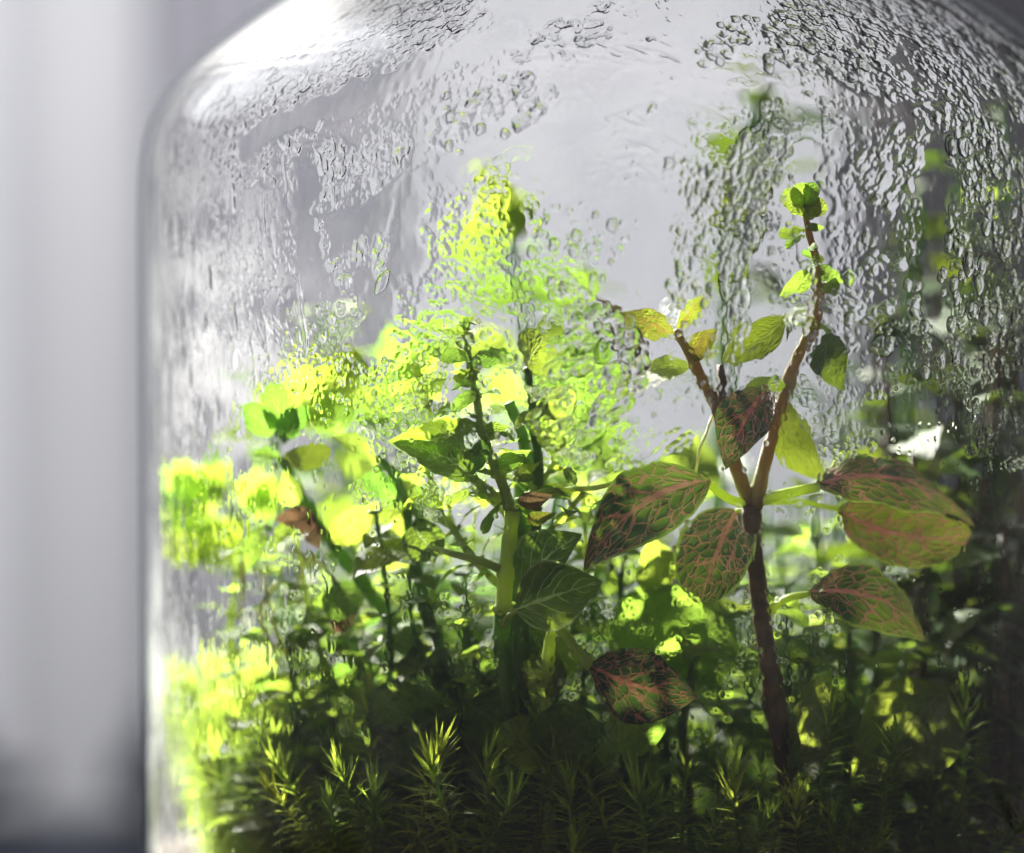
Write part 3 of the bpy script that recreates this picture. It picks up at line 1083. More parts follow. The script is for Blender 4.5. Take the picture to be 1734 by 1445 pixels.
# ---- main red veined plant at right
yA = -0.080
a = Plant("nerve_plant", 1330, 1345, yA, "red veined nerve plant with a tall shoot and lime tip, right of centre", "plant")
a.stem([(1336, 1370, yA + .008), (1312, 1190, yA + .002), (1292, 1060, yA), (1279, 950, yA), (1271, 855, yA)], 2.2, 1.7, 'stem_dark', nodes=(0.4, 0.98))
a.stem([(1276, 860, yA), (1300, 765, yA), (1325, 680, yA), (1350, 605, yA), (1379, 548, yA), (1386, 500, yA), (1380, 440, yA - .002), (1369, 395, yA - .003), (1360, 345, yA - .004)],
       1.45, 0.6, 'stem_brown', name="shoot", nodes=(0.02, 0.30, 0.5, 0.63, 0.75))
a.stem([(1270, 858, yA), (1250, 800, yA - .001), (1226, 735, yA), (1214, 690, yA)], 1.5, 1.1, 'stem_brown', name="side_branch", nodes=(0.95,))
a.stem([(1216, 695, yA), (1192, 650, yA), (1163, 592, yA - .002), (1143, 560, yA - .003)], 1.25, 0.8, 'stem_brown', name="side_branch", nodes=(0.5,))
a.stem([(1226, 700, yA), (1222, 618, yA)], 1.1, 0.9, 'stem_dark', name="cut_stub", bumpy=0.35)
a.stem([(1212, 700, yA - .002), (1208, 662, yA - .002)], 1.0, 0.8, 'stem_dark', name="cut_stub", bumpy=0.35)
a.stem([(1205, 705, yA), (1186, 760, yA - .004), (1178, 800, yA - .004)], 0.35, 0.3, 'root', name="aerial_root", seg=5)
a.leaf((1203, 812, yA - .004), (988, 966, yA - .010), 140, 'red', pet=[(1268, 852, yA), (1235, 845, yA - .002)], roll=-0.25, curl=0.12, fold=0.30, bend=-0.12, wave=0.012, pr=0.85)
a.leaf((1248, 862, yA + .004), (1186, 1022, yA - .004), 135, 'red', pet=[(1268, 855, yA + .002)], roll=0.15, shape='round', curl=0.12, fold=0.05)
a.leaf((1378, 822, yA - .001), (1652, 892, yA + .016), 125, 'red', pet=[(1288, 848, yA), (1330, 836, yA - .002)], roll=-0.35, curl=0.10, fold=-0.22, bend=0.10, pr=0.95)
a.leaf((1418, 862, yA + .012), (1645, 905, yA + .014), 108, 'red', pet=[(1300, 850, yA + .004), (1360, 850, yA + .010)], roll=0.35, curl=0.05, fold=0.25, shape='round', bend=-0.10)
a.leaf((1368, 1003, yA - .003), (1572, 1088, yA + .010), 128, 'red', pet=[(1296, 1042, yA), (1330, 1015, yA - .002)], roll=-0.1, curl=0.10, fold=-0.20, bend=0.10, pmat='stem_green', pr=0.75)
a.leaf((1302, 655, yA - .003), (1228, 796, yA - .008), 108, 'darkred', pet=[(1336, 655, yA), (1320, 652, yA - .002)], roll=0.2, curl=0.16, fold=0.2)
a.leaf((1404, 562, yA - .002), (1428, 662, yA - .004), 72, 'deep', pet=[(1384, 552, yA), (1395, 553, yA - .001)], roll=0.3, curl=0.12, fold=0.15, bend=-0.1)
a.leaf((1330, 537, yA - .002), (1222, 612, yA - .002), 64, 'deep', pet=[(1376, 552, yA), (1352, 538, yA - .001)], roll=-0.3, curl=0.22, fold=0.3, bend=0.06)
a.leaf((1326, 672, yA + .006), (1402, 815, yA + .010), 74, 'deep', pet=[(1326, 665, yA + .002)], roll=0.4, curl=0.12, fold=0.2, bend=-0.10)
a.leaf((1143, 566, yA - .004), (1052, 530, yA - .002), 60, 'orange', roll=0.1, curl=0.1, fold=0.1, bend=0.05)
a.leaf((1170, 612, yA - .002), (1214, 556, yA - .004), 48, 'orange', roll=-0.2)
a.leaf((1146, 556, yA - .004), (1194, 498, yA - .002), 34, 'orange', roll=0.4)
a.leaf((1170, 620, yA), (1078, 652, yA + .004), 58, 'young', roll=0.3, curl=0.15)
a.leaf((1312, 640, yA + .008), (1262, 700, yA + .01), 60, 'deep', roll=0.2)
# tip of the tall shoot
yT = yA - .004
for (b, t, w, mt, rl, sh) in [
        ((1360, 352, yT), (1322, 338, yT - .004), 52, 'young', 0.1, 'round'), ((1362, 350, yT), (1346, 312, yT - .002), 44, 'young', 0.2, 'round'),
        ((1362, 348, yT), (1388, 313, yT - .003), 38, 'young', -0.2, 'round'), ((1364, 352, yT), (1402, 354, yT - .003), 36, 'young', 0.2, 'round'),
        ((1362, 356, yT), (1376, 372, yT - .005), 26, 'young', 0.3, 'round'),
        ((1358, 388, yT), (1320, 402, yT - .003), 34, 'young', 0.1, 'spoon'), ((1358, 398, yT), (1332, 422, yT - .003), 24, 'young', 0.2, 'spoon'),
        ((1366, 382, yT), (1398, 386, yT - .002), 16, 'green', 0.6, 'ovate'), ((1370, 418, yT), (1384, 424, yT - .003), 16, 'young', 0.1, 'round'),
        ((1374, 440, yT), (1356, 432, yT - .004), 22, 'green', 0.1, 'round'), ((1376, 445, yT), (1396, 440, yT - .003), 22, 'lime', 0.3, 'round'),
        ((1374, 462, yA), (1320, 502, yA - .004), 38, 'lime', -0.5, 'ovate'), ((1386, 452, yA), (1436, 478, yA - .003), 30, 'green', 0.7, 'ovate'),
        ((1390, 480, yA), (1420, 494, yA - .004), 34, 'young', 0.1, 'round'), ((1380, 508, yA - .001), (1332, 580, yA - .006), 34, 'green', 0.8, 'lance'),
        ((1376, 448, yA), (1362, 470, yA - .006), 20, 'green', 0.2, 'ovate')]:
    a.leaf(b, t, w, mt, roll=rl, shape=sh, curl=0.14, fold=0.15, pet=[(b[0] + (1369 - b[0]) * 0.3, b[1] + 4, b[2])], pr=0.3)
# lower leaves of the main plant
a.leaf((1335, 1300, yA), (1395, 1150, yA + .02), 120, 'olive', roll=0.6, curl=0.2)

# ---- pale stemmed plant, centre left
yB = -0.082
b_ = Plant("nerve_plant", 858, 1200, yB, "pale green stemmed plant with small leaves left of centre", "plant")
b_.stem([(882, 1300, -.070), (862, 1180, -.075), (850, 1080, yB + .002), (852, 1030, yB)], 1.9, 1.7, 'stem_deep', sub=6, bumpy=0.1)
b_.stem([(851, 1040, yB), (856, 975, yB), (868, 865, yB)], 1.75, 1.4, 'stem_green', name="shoot", nodes=(0.05, 0.5, 0.98), sub=9, bumpy=0.09)
b_.stem([(868, 870, yB), (845, 805, yB), (818, 735, yB), (801, 640, yB), (783, 552, yB)], 1.25, 0.55, 'stem_green', name="shoot", nodes=(0.28, 0.55, 0.8))
b_.stem([(872, 865, yB), (885, 905, yB + .004), (902, 940, yB + .004)], 1.2, 1.0, 'stem_deep', name="side_branch")
b_.stem([(898, 800, yB + .006), (882, 730, yB + .004), (862, 682, yB + .003)], 1.3, 1.1, 'stem_deep', name="cut_stub", bumpy=0.2)
b_.stem([(905, 930, yB + .006), (912, 800, yB + .006), (902, 700, yB + .003), (893, 622, yB)], 1.2, 0.8, 'stem_deep', name="shoot")
b_.stem([(880, 1000, yB + .012), (886, 880, yB + .012), (890, 780, yB + .010)], 2.4, 2.2, 'stem_deep', name="stem")
b_.stem([(874, 850, yB), (930, 832, yB), (1010, 826, yB - .003), (1050, 812, yB)], 0.8, 0.3, 'stem_green', name="side_branch")
b_.stem([(850, 965, yB), (805, 948, yB - .002), (765, 938, yB - .002), (725, 925, yB)], 1.0, 0.5, 'stem_green', name="side_branch")
b_.leaf((806, 812, yB - .002), (664, 752, yB - .004), 135, 'white_vein', pet=[(866, 862, yB), (835, 838, yB)], roll=0.5, curl=0.12, fold=0.2, pr=0.9)
b_.leaf((800, 722, yB + .002), (655, 748, yB - .002), 92, 'white_vein', pet=[(815, 735, yB)], roll=-0.7, curl=0.22, fold=0.2)
b_.leaf((893, 626, yB), (925, 572, yB - .006), 92, 'white_vein', roll=-0.2, shape='round', curl=0.15, fold=-0.2)
b_.leaf((872, 1034, yB - .006), (1020, 985, yB - .010), 130, 'white_vein', pet=[(852, 1060, yB), (860, 1045, yB - .004)], roll=0.2, curl=0.10, fold=0.15)
b_.leaf((876, 1000, yB - .002), (985, 905, yB - .006), 120, 'white_vein', roll=-0.3, curl=0.1, fold=0.2)
for (p, q, w, mt, sh, rl) in [
        ((790, 565), (748, 560), 22, 'green', 'ovate', 0.2), ((788, 552), (770, 530), 14, 'green', 'ovate', 0.2), ((786, 552), (806, 532), 18, 'lime', 'ovate', 0.2),
        ((800, 612), (868, 598), 36, 'lime', 'ovate', 0.3), ((795, 605), (745, 612), 30, 'young', 'round', 0.2), ((805, 625), (768, 648), 24, 'lime', 'spoon', 0.2),
        ((808, 650), (762, 662), 24, 'young', 'ovate', 0.3), ((806, 662), (764, 702), 30, 'green', 'ovate', 0.1), ((818, 735), (862, 722), 34, 'young', 'ovate', 0.3),
        ((822, 745), (800, 800), 34, 'green', 'round', 0.0), ((840, 790), (900, 762), 34, 'green', 'ovate', 0.5), ((812, 720), (770, 735), 40, 'lime', 'ovate', 0.4),
        ((852, 850), (818, 905), 26, 'green', 'spoon', 0.2), ((868, 800), (905, 815), 30, 'lime', 'ovate', 0.2), ((912, 700), (870, 730), 30, 'olive', 'ovate', 0.5),
        ((908, 690), (960, 700), 36, 'lime', 'ovate', 0.5), ((910, 740), (965, 760), 34, 'olive', 'ovate', 0.3), ((875, 850), (935, 838), 36, 'brown', 'ovate', 0.7),
        ((890, 880), (945, 868), 26, 'orange', 'lance', 0.6), ((960, 790), (975, 822), 22, 'young', 'round', 0.2)]:
    b_.leaf((*p, yB - .001), (*q, yB - .004), w, mt, roll=rl, shape=sh, curl=0.15, fold=0.12, pet=[(p[0] + 5, p[1] + 6, yB)], pr=0.35)
for k_i, (pts, n, sz) in enumerate([([(866, 872, yB), (842, 800, yB), (816, 730, yB), (800, 640, yB), (782, 548, yB)], 11, 8), ([(905, 930, yB + .006), (912, 800, yB + .006), (903, 700, yB + .003), (895, 630, yB)], 8, 8),
                                    ([(866, 880, yB + .004), (790, 800, yB + .008), (730, 700, yB + .010), (700, 620, yB + .012)], 10, 9), ([(880, 860, yB + .004), (940, 780, yB + .008), (965, 690, yB + .010)], 8, 9),
                                    ([(852, 1000, yB + .004), (790, 930, yB + .006), (740, 840, yB + .008), (720, 760, yB + .01)], 9, 9), ([(860, 960, yB + .004), (930, 900, yB + .006), (985, 840, yB + .006)], 7, 9)]):
    b_.shoot(pts, 0.9, 0.5, 'stem_green', ['lime', 'bright', 'bright', 'young', 'green'], n, sz, 700 + k_i, start=0.12, taper=0.3, grounded=False)
# ---- low branch with a drooping red veined leaf
c_ = Plant("nerve_plant", 930, 1290, -0.086, "low arching plant with one dark red veined leaf, lower centre", "plant")
c_.stem([(930, 1330, -.078), (925, 1150, -.083), (938, 1065, -.086), (965, 1085, -.089), (1000, 1130, -.090)], 1.4, 1.0, 'stem_green', sub=6)
c_.leaf((998, 1128, -.090), (1182, 1180, -.088), 140, 'darkred', roll=0.1, curl=0.10, fold=-0.12, pr=0.9, bend=-0.08)
c_.leaf((1040, 1195, -.086), (1110, 1265, -.086), 110, 'young', roll=0.2, curl=0.1, shape='round')
c_.leaf((935, 1180, -.084), (905, 1110, -.080), 80, 'olive', roll=0.2, shape='round')
for (p, q, w, mt) in [((925, 1290, -.080), (985, 1200, -.082), 110, 'olive'), ((920, 1300, -.080), (850, 1225, -.078), 100, 'bright'), ((930, 1150, -.078), (960, 1080, -.080), 70, 'bright'), ((928, 1240, -.078), (1020, 1250, -.080), 90, 'green')]:
    c_.leaf(p, q, w, mt, roll=0.2, shape='round', curl=0.15)

# ---- dark plant at left
yD = -0.055
d_ = Plant("nerve_plant", 770, 1200, yD, "dark green plant leaning left with drooping stems and thin roots", "plant")
d_.stem([(775, 1210, yD), (690, 1090, yD), (612, 985, yD), (535, 885, yD), (478, 775, yD)], 2.0, 1.0, 'stem_deep', nodes=(0.3, 0.6, 0.85))
d_.stem([(770, 1190, yD - .008), (722, 1040, yD - .008), (700, 930, yD - .008), (680, 830, yD - .008), (640, 770, yD - .008)], 1.6, 0.9, 'stem_deep', nodes=(0.4, 0.7))
for (p, q, w, mt, sh, rl) in [
        ((500, 858), (480, 795), 50, 'green', 'ovate', 0.0), ((474, 725), (456, 648), 58, 'lime', 'round', 0.3), ((468, 730), (408, 688), 50, 'lime', 'round', -0.3), ((476, 740), (520, 690), 46, 'lime', 'round', 0.2),
        ((476, 775), (425, 770), 30, 'green', 'ovate', 0.3), ((482, 780), (560, 758), 50, 'deep', 'round', 0.9), ((520, 870), (455, 935), 40, 'green', 'lance', 0.3),
        ((540, 890), (465, 880), 54, 'brown', 'ovate', 0.2), ((530, 890), (540, 930), 40, 'brown', 'ovate', 0.4), ((560, 920), (640, 850), 60, 'olive', 'ovate', 0.4),
        ((606, 990), (560, 1050), 70, 'lime', 'round', 0.2), ((672, 850), (612, 812), 56, 'lime', 'round', 0.3), ((450, 890), (418, 970), 44, 'green', 'ovate', 0.3),
        ((640, 790), (560, 740), 66, 'green', 'ovate', 0.6), ((690, 840), (760, 850), 50, 'olive', 'ovate', 0.4)]:
    d_.leaf((*p, yD - .004), (*q, yD - .008), w, mt, roll=rl, shape=sh, curl=0.12, fold=0.12, pr=0.5, pmat='stem_deep', pet=[(p[0] + 6, p[1] + 8, yD)])
d_.leaf((700, 890, yD - .018), (738, 948, yD - .022), 74, 'white_vein', shape='round', roll=0.1, pet=[(706, 860, yD - .012)], pmat='stem_deep')
d_.leaf((700, 935, yD - .014), (590, 985, yD - .010), 140, 'olive', roll=0.7, curl=0.22, pet=[(712, 950, yD - .008)], pmat='stem_green')
d_.leaf((690, 960, yD - .004), (620, 870, yD), 120, 'olive', roll=0.1, shape='round')
for pts in ([(500, 930), (560, 975), (606, 1030)], [(440, 960), (462, 1050), (492, 1125)], [(410, 950), (412, 1000), (404, 1050)], [(520, 940), (505, 985), (498, 1000)],
            [(470, 985), (440, 1040), (470, 1110)], [(560, 975), (590, 1050), (620, 1060)]):
    d_.stem([(x, y, yD - .004) for x, y in pts], 0.55, 0.35, 'root', name="aerial_root", seg=5)
d_.leaf((600, 1010, yD - .002), (570, 1072, yD - .002), 40, 'brown', roll=0.2, shape='round')

# ---- bright backlit plants at the back left
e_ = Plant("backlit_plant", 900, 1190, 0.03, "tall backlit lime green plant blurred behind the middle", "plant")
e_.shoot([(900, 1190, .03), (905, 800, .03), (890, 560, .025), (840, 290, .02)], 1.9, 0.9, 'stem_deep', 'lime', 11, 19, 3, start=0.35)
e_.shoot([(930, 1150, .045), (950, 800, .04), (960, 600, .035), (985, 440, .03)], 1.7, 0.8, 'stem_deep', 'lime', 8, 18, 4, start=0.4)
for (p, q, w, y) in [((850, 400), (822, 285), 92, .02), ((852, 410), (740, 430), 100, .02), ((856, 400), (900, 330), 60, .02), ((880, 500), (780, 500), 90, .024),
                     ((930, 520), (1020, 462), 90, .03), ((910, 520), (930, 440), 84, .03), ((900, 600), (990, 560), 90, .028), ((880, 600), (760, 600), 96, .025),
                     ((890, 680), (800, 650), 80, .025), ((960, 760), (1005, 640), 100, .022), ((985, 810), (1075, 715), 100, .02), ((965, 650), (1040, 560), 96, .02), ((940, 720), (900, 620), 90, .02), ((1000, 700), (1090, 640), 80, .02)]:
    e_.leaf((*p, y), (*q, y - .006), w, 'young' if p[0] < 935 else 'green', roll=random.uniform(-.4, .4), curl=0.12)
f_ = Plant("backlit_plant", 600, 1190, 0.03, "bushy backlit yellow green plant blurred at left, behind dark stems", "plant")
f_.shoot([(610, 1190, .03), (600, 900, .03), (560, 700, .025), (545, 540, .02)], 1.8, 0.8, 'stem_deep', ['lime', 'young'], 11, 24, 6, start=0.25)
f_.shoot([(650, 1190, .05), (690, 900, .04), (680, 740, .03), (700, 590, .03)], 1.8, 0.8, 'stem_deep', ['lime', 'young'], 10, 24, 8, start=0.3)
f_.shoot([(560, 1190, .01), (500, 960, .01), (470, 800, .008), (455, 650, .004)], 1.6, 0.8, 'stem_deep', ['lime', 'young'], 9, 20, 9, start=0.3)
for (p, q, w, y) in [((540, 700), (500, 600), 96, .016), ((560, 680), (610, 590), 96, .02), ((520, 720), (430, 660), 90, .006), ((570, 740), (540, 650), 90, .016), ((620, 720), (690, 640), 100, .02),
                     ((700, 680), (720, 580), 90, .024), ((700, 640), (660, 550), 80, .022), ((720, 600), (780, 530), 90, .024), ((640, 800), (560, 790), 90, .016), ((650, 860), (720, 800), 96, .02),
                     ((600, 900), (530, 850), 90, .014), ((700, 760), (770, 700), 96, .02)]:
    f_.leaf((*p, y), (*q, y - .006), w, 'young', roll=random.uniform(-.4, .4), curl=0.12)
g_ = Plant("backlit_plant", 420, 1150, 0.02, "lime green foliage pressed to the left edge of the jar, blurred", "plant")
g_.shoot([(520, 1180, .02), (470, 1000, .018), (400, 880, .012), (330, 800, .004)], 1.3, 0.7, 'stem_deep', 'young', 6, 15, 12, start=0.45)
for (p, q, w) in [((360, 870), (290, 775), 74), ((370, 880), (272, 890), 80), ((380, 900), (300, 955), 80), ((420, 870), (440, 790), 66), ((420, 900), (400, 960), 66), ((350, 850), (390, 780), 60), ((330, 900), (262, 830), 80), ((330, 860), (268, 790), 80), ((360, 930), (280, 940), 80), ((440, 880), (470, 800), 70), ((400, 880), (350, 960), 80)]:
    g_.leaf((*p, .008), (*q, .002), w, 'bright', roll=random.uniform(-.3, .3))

# ---- shaded plants at the back right
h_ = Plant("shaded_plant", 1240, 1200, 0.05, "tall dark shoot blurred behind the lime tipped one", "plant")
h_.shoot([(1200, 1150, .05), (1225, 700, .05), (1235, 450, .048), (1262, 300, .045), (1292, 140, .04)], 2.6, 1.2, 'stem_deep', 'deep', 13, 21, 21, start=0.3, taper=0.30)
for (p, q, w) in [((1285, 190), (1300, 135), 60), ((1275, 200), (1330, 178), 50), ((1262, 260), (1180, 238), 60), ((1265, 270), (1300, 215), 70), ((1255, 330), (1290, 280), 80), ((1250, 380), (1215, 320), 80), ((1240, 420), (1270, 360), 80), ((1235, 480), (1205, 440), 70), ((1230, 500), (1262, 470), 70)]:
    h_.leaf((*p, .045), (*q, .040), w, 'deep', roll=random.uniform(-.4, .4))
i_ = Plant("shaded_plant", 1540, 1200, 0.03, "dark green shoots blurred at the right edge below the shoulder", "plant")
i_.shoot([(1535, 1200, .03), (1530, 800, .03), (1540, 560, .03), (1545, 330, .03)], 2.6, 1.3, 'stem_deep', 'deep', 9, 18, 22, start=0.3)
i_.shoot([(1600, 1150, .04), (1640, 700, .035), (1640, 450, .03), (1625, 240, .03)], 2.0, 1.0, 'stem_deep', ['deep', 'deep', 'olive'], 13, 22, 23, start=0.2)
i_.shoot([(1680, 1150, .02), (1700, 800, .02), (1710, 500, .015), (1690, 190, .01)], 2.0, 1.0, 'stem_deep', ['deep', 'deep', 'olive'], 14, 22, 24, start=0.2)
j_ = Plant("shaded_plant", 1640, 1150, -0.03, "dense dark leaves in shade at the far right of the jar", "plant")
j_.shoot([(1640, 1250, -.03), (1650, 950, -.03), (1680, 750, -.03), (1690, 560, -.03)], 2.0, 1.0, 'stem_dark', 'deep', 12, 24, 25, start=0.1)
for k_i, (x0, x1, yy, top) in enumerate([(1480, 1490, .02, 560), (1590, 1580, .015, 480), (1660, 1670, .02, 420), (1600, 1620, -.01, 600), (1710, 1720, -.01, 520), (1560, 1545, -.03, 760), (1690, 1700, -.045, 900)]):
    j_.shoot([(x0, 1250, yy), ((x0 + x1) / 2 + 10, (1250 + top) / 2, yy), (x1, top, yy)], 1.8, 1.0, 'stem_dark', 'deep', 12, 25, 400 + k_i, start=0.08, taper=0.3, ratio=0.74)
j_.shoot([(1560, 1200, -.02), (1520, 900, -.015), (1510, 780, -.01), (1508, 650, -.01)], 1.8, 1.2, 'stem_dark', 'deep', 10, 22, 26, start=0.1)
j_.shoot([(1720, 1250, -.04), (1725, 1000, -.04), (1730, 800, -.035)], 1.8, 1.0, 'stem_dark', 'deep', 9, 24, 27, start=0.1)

# ---- middle undergrowth: broad rounded leaves
k_ = Plant("broad_leaf_plant", 1130, 1300, -0.05, "broad rounded olive leaves behind the red veined plant", "plant")
k_.stem([(1130, 1320, -.05), (1120, 1200, -.05), (1110, 1090, -.052)], 1.5, 1.0, 'stem_deep')
k_.leaf((1120, 1150, -.054), (1095, 985, -.060), 170, 'olive', shape='round', roll=0.1, curl=0.1)
k_.leaf((1150, 1160, -.050), (1220, 1020, -.052), 180, 'olive', shape='round', roll=-0.2, curl=0.1)
k_.leaf((1120, 1000, -.058), (1098, 905, -.066), 85, 'olive', shape='ovate', roll=0.1)
k_.leaf((1030, 1010, -.062), (1040, 965, -.064), 26, 'young', shape='ovate', roll=0.1)
k_.leaf((1130, 1230, -.052), (1010, 1040, -.056), 120, 'olive', roll=0.6)
k_.leaf((1110, 880, -.03), (1010, 800, -.03), 120, 'green', roll=0.5)
k_.leaf((1150, 860, -.03), (1180, 730, -.03), 130, 'green', roll=0.3)
k_.leaf((1090, 640, -.02), (1000, 500, -.02), 50, 'darkred', roll=0.4)
l_ = Plant("broad_leaf_plant", 1450, 1330, -0.06, "large crinkled leaf lit along its edge at lower right", "plant")
l_.stem([(1560, 1380, -.058), (1540, 1330, -.058), (1530, 1300, -.06)], 1.3, 1.0, 'stem_deep')
l_.leaf((1600, 1165, -.066), (1440, 1330, -.076), 190, 'olive', roll=-0.3, curl=0.16, fold=0.2, shape='ovate')
l_.leaf((1540, 1320, -.062), (1600, 1330, -.06), 70, 'young', roll=0.8)
n_ = Plant("broad_leaf_plant", 700, 1380, -0.07, "broad dark leaf hanging over the moss at lower left", "plant")
n_.stem([(760, 1400, -.068), (765, 1300, -.068), (775, 1215, -.07)], 1.3, 1.0, 'stem_deep')
n_.leaf((780, 1195, -.072), (620, 1290, -.066), 190, 'green', roll=-0.2, curl=0.2, fold=0.1, pet=[(775, 1215, -.07)])
n_.leaf((790, 1190, -.070), (890, 1260, -.066), 160, 'olive', roll=0.3, curl=0.2)
o_ = Plant("broad_leaf_plant", 450, 1360, -0.03, "pale curled leaf in the mist at lower left", "plant")
o_.stem([(500, 1400, -.03), (490, 1300, -.03), (520, 1200, -.032)], 1.2, 0.9, 'stem_deep')
o_.leaf((530, 1185, -.032), (385, 1185, -.034), 130, 'olive', roll=-0.6, curl=0.3, fold=0.3)
o_.leaf((520, 1200, -.03), (420, 1260, -.03), 110, 'olive', roll=0.5, curl=0.2)
o_.leaf((560, 1160, -.03), (660, 1100, -.03), 120, 'green', roll=0.4, curl=0.25)
rd = random.Random(77)
ORD = ["first", "second", "third", "fourth", "fifth", "sixth", "seventh", "eighth", "ninth", "tenth", "eleventh", "twelfth", "thirteenth", "fourteenth", "fifteenth", "sixteenth",
       "seventeenth", "eighteenth", "nineteenth", "twentieth", "twenty-first", "twenty-second", "twenty-third", "twenty-fourth", "twenty-fifth", "twenty-sixth", "twenty-seventh",
       "twenty-eighth", "twenty-ninth", "thirtieth", "thirty-first", "thirty-second", "thirty-third", "thirty-fourth"]
for i, (x0, x1, yy, top) in enumerate([(560, 540, -.045, 1090), (690, 660, -.055, 1060), (800, 790, -.055, 1020), (930, 900, -.058, 1060), (990, 1010, -.055, 960), (1060, 1060, -.06, 1130),
                                       (1170, 1180, -.058, 1100), (1350, 1380, -.06, 1080), (1430, 1440, -.055, 1020), (1530, 1530, -.05, 1120)]):
    u_ = Plant("undergrowth_plant", x0, 1410, yy, "short broad leaved shoot just above the front moss, %s from the left" % ORD[i], "plant", "short shoots above the front moss")
    u_.shoot([(x0, 1410, yy), ((x0 + x1) / 2 + rd.uniform(-20, 20), (1410 + top) / 2, yy), (x1, top, yy)], 1.6, 0.9, 'stem_deep',
             ['olive', 'green', 'green', 'white_vein'] if x0 > 850 else ['olive', 'lime', 'green'], 5, rd.uniform(22, 27), 150 + i, start=0.15, ratio=0.76)
for i in range(14):
    x0 = 450 + i * 44 + rd.uniform(-14, 14)
    yy = (-.066, -.050)[i % 2] + rd.uniform(-.006, .004)
    if x0 < 600:
        yy += .018
    top = rd.uniform(820, 1040)
    x1 = x0 + rd.uniform(-50, 50)
    u_ = Plant("creeping_shoot", x0, 1400, yy, "thin pale stemmed shoot with tiny leaves in the left tangle, %s from the left" % ORD[i], "plant", "thin shoots in the left tangle")
    u_.shoot([(x0, 1400, yy), (x0 + rd.uniform(-40, 40), 1200, yy), ((x0 + x1) / 2 + rd.uniform(-40, 40), (1200 + top) / 2, yy), (x1, top, yy)], 0.9, 0.5, rd.choice(['stem_green', 'stem_deep']),
             ['olive', 'lime', 'green', 'young', 'white_vein'], 13, rd.uniform(9, 12), 800 + i, start=0.2, ratio=0.72, taper=0.3)
for i in range(22):
    x0 = 470 + i * 49 + rd.uniform(-14, 14)
    yy = (-.052, -.032, -.012)[i % 3] + rd.uniform(-.006, .006)
    top = rd.uniform(940, 1090) if x0 < 880 else rd.uniform(850, 1000)
    x1 = x0 + rd.uniform(-30, 30)
    u_ = Plant("undergrowth_plant", x0, 1400, yy, "low leafy shoot half hidden in the middle undergrowth, %s from the left" % ORD[i], "plant", "undergrowth shoots in the middle")
    u_.shoot([(x0, 1400, yy), ((x0 + x1) / 2 + rd.uniform(-25, 25), (1390 + top) / 2, yy), (x1, top, yy)], 1.4, 0.7, 'stem_deep',
             ['olive', 'green', 'green', 'white_vein'] if x0 > 950 else ['olive', 'lime', 'green', 'young'], 10, rd.uniform(14, 20), 50 + i, start=0.34, ratio=0.70, taper=0.4)
for i, (x0, x1, yy, top) in enumerate([(560, 540, .05, 1040), (650, 640, .055, 960), (720, 730, .06, 860), (790, 800, .065, 940), (840, 850, .07, 860), (930, 930, .075, 900), (1000, 1010, .075, 760),
                                       (1060, 1070, .075, 900), (1120, 1110, .07, 860), (1200, 1190, .07, 940), (1260, 1300, .06, 840), (1330, 1340, .065, 930), (1400, 1420, .06, 720), (1480, 1480, .055, 820),
                                       (1560, 1590, .05, 660), (1620, 1630, .045, 800), (1680, 1690, .04, 700)]):
    u_ = Plant("undergrowth_plant", x0, 1330, yy, "low shoot far back along the rear glass, %s from the left" % ORD[i], "plant", "undergrowth shoots along the back")
    u_.shoot([(x0, 1330, yy), ((x0 + x1) / 2, (1330 + top) / 2, yy), (x1, top, yy)], 1.7, 0.9, 'stem_deep', ['olive', 'green'] if x0 > 900 else ['lime', 'young', 'olive'],
             7, rd.uniform(20, 25), 80 + i, start=0.1, ratio=0.74)


# ------------------------------------------------------------------ soil and moss
bm = bmesh.new()
nz_ = Noise2(5)
rings, segs = 34, 96
grid = []
for i in range(rings + 1):
    r = 0.1068 * i / rings
    row = []
    for k in range(segs):
        an = 2 * math.pi * k / segs
        x, y = r * math.cos(an), r * math.sin(an)
        xx = np.array([x * 60 + 20])
        yy2 = np.array([y * 60 + 20])
        h = 0.006 * float(nz_(xx, yy2)[0]) + 0.003 * float(nz_(xx * 4, yy2 * 4)[0]) + 0.012 * max(0, y / 0.107)
        row.append(bm.verts.new((x, y, h - 0.004)))
    grid.append(row)
for i in range(rings):
    for k in range(segs):
        k2 = (k + 1) % segs
        if i == 0:
            if k == 0:
                pass
        bm.faces.new((grid[i][k], grid[i + 1][k], grid[i + 1][k2], grid[i][k2]))
low = [bm.verts.new((0.1068 * math.cos(2 * math.pi * k / segs), 0.1068 * math.sin(2 * math.pi * k / segs), -0.058)) for k in range(segs)]
for k in range(segs):
    bm.faces.new((grid[rings][k], low[k], low[(k + 1) % segs], grid[rings][(k + 1) % segs]))
bm.faces.new(low[::-1])
me = bpy.data.meshes.new("soil")
bm.to_mesh(me)
bm.free()
o = link("soil", me, M['soil'])
tag(o, "dark damp soil on the floor of the jar", None, kind="structure")


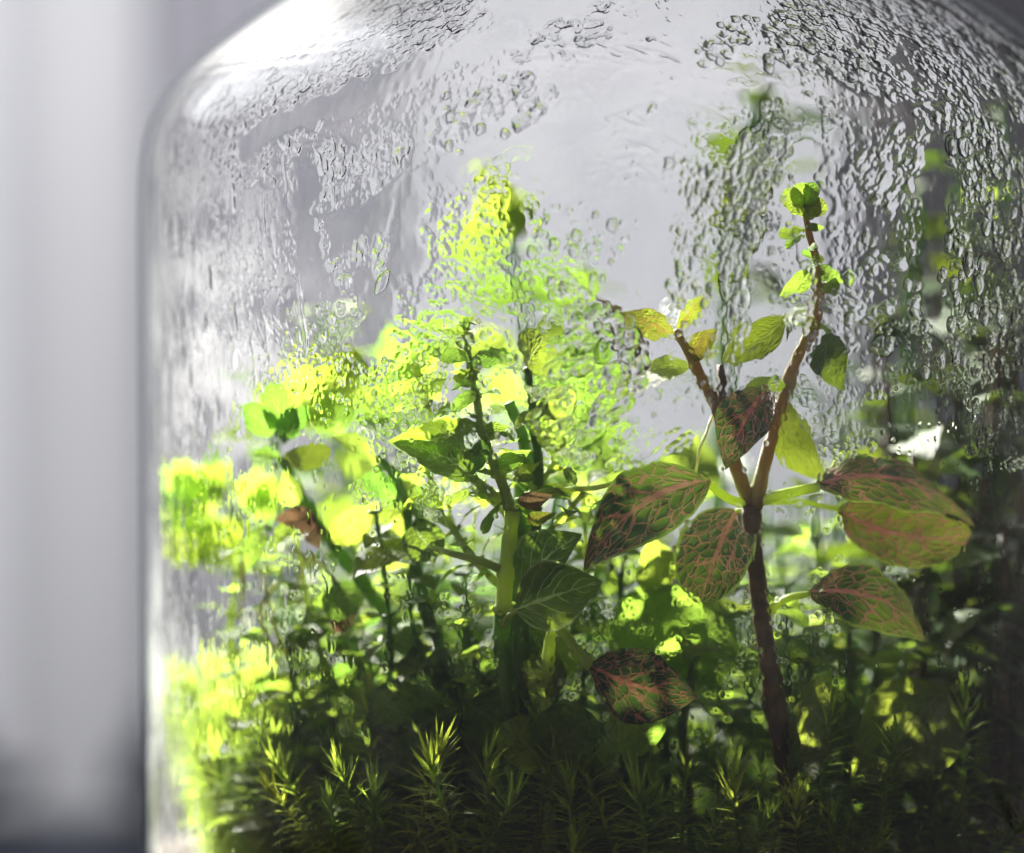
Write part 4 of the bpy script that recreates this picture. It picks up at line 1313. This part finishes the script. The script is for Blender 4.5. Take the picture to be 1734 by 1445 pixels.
def moss_mesh(seed, h, n, ln):
    rd = random.Random(seed)
    vs, fs, uv = [], [], []
    lean = Vector((rd.uniform(-.25, .25), rd.uniform(-.25, .25), 1))

    def at(t):
        return Vector((lean.x * h * t * t, lean.y * h * t * t, h * t))
    # stem
    for j in range(6):
        c = at(j / 5)
        for k in range(5):
            a_ = 2 * math.pi * k / 5
            vs.append((c.x + 0.0004 * math.cos(a_), c.y + 0.0004 * math.sin(a_), c.z))
            uv.append((0.2, 0.2))
    for j in range(5):
        for k in range(5):
            fs.append((j * 5 + k, j * 5 + (k + 1) % 5, (j + 1) * 5 + (k + 1) % 5, (j + 1) * 5 + k))
    for i in range(n):
        t = 0.12 + 0.88 * (i / n) ** 0.85
        az = i * 2.39996 + rd.uniform(-.2, .2)
        c = at(t)
        l = ln * rd.uniform(0.75, 1.15) * (0.75 + 0.4 * math.sin(t * 3.0))
        el = 0.15 + 1.15 * t ** 5 + rd.uniform(-.15, .2)
        d = Vector((math.cos(az) * math.cos(el), math.sin(az) * math.cos(el), math.sin(el)))
        sdir = Vector((-math.sin(az), math.cos(az), 0))
        up = sdir.cross(d) * -1
        curve = rd.uniform(0.10, 0.35) * (1 if t < 0.85 else -0.4)
        base_i = len(vs)
        w0 = 0.00036
        for j, (tt, ww) in enumerate(((0, 0.7), (0.3, 1.0), (0.65, 0.65), (1.0, 0.05))):
            p = c + d * (l * tt) + Vector((0, 0, -curve * l * tt * tt)) + up * 0
            vs.append(tuple(p - sdir * w0 * ww))
            vs.append(tuple(p + Vector((0, 0, -0.00018 * ww))))
            vs.append(tuple(p + sdir * w0 * ww))
            uv += [(0, tt), (0.5, tt), (1, tt)]
        for j in range(3):
            b0 = base_i + j * 3
            fs.append((b0, b0 + 1, b0 + 4, b0 + 3))
            fs.append((b0 + 1, b0 + 2, b0 + 5, b0 + 4))
    me = bpy.data.meshes.new("moss_shoot")
    me.from_pydata(vs, [], fs)
    ul = me.uv_layers.new(name="UVMap")
    buf = []
    for f in fs:
        for v in f:
            buf.extend(uv[v])
    ul.data.foreach_set("uv", buf)
    me.materials.append(M['moss'])
    me.polygons.foreach_set("use_smooth", [True] * len(fs))
    return me


MM = [moss_mesh(300 + i, 0.024 + 0.003 * i, 84, 0.0062 + 0.0007 * (i % 4)) for i in range(7)]
rd = random.Random(9)


def moss_at(px, top_py, Y, meshes, lab, grp):
    top = P(px, top_py, Y)
    if math.hypot(top.x, top.y) > 0.0915:
        k = 0.0915 / math.hypot(top.x, top.y)
        top.x *= k
        top.y *= k
    me = rd.choice(meshes)
    ob = bpy.data.objects.new("moss_shoot", me)
    hh = max(v.co.z for v in me.vertices)
    sc = rd.uniform(0.7, 1.25)
    ob.scale = (sc, sc, sc)
    ob.rotation_euler = (rd.uniform(-.4, .4), rd.uniform(-.4, .4), rd.uniform(0, 6.28))
    ob.location = (top.x, top.y, max(0.0, top.z - hh * sc))
    COL.objects.link(ob)
    tag(ob, lab, "moss shoot", grp)


NEAR = [(1250, 1262, -.092), (1195, 1320, -.096), (1290, 1300, -.094), (1110, 1350, -.094), (1060, 1385, -.092), (1225, 1380, -.097), (1150, 1275, -.088), (740, 1330, -.094),
        (780, 1370, -.097), (690, 1385, -.092), (560, 1215, -.082), (600, 1290, -.086), (545, 1330, -.084), (640, 1340, -.090), (520, 1300, -.080), (850, 1390, -.098),
        (930, 1400, -.098), (1000, 1390, -.097), (870, 1330, -.092), (1540, 1290, -.080), (1500, 1340, -.084), (1570, 1350, -.078), (1440, 1390, -.088), (1380, 1400, -.092), (1300, 1400, -.097),
        (1630, 1390, -.074), (580, 1390, -.090), (500, 1380, -.084), (660, 1300, -.088), (960, 1310, -.088)]
for i, (x, y, Y) in enumerate(sorted(NEAR)):
    moss_at(x, y + 52, Y, MM, "green star shaped moss shoot in the front row, %s from the left" % ORD[i], "moss shoots at the front of the jar")


def moss_mass(name, label, spots, meshes, mat):
    """the moss behind the front row reads as one mass"""
    V, Fq, U = [], [], []
    base = 0
    for x, y, Y in spots:
        top = P(x, y, Y)
        k = math.hypot(top.x, top.y)
        if k > 0.0905:
            top.x *= 0.0905 / k
            top.y *= 0.0905 / k
        me = rd.choice(meshes)
        n = len(me.vertices)
        co = np.empty(n * 3, np.float32)
        me.vertices.foreach_get("co", co)
        co = co.reshape(-1, 3)
        sc = rd.uniform(0.85, 1.2)
        rot = np.array(Matrix.Rotation(rd.uniform(-.25, .25), 3, 'X') @ Matrix.Rotation(rd.uniform(-.25, .25), 3, 'Y') @ Matrix.Rotation(rd.uniform(0, 6.28), 3, 'Z'))
        hh = co[:, 2].max() * sc
        co = (co * sc) @ rot.T + np.array([top.x, top.y, max(0.0, top.z - hh)])
        V.append(co)
        q = np.empty(len(me.loops), np.int32)
        me.loops.foreach_get("vertex_index", q)
        Fq.append(q.reshape(-1, 4) + base)
        uvs = np.empty(len(me.loops) * 2, np.float32)
        me.uv_layers[0].data.foreach_get("uv", uvs)
        U.append(uvs)
        base += n
    me = bpy.data.meshes.new(name)
    me.from_pydata(np.concatenate(V).tolist(), [], np.concatenate(Fq).tolist())
    ul = me.uv_layers.new(name="UVMap")
    ul.data.foreach_set("uv", np.concatenate(U))
    ob = link(name, me, mat)
    tag(ob, label, "moss", kind="stuff")


moss_mass("moss_carpet", "dense dark green moss carpet behind the front moss shoots",
          [(rd.uniform(300, 1720), 1425 + rd.uniform(-45, 45), rd.uniform(-0.085, -0.02)) for _ in range(80)]
          + [(rd.uniform(300, 1720), 1365 + rd.uniform(-40, 40), rd.uniform(0, 0.085)) for _ in range(70)], MM, M['moss'])
spots = []
for i in range(95):
    x = 255 + 300 * rd.random() ** 1.4
    spots.append((x, rd.uniform(1215, 1400) + (x - 265) * 0.1, rd.uniform(-0.05, 0.03)))
moss_mass("pale_moss", "pale misted moss in the lower left corner of the jar", spots, MM, M['moss_pale'])
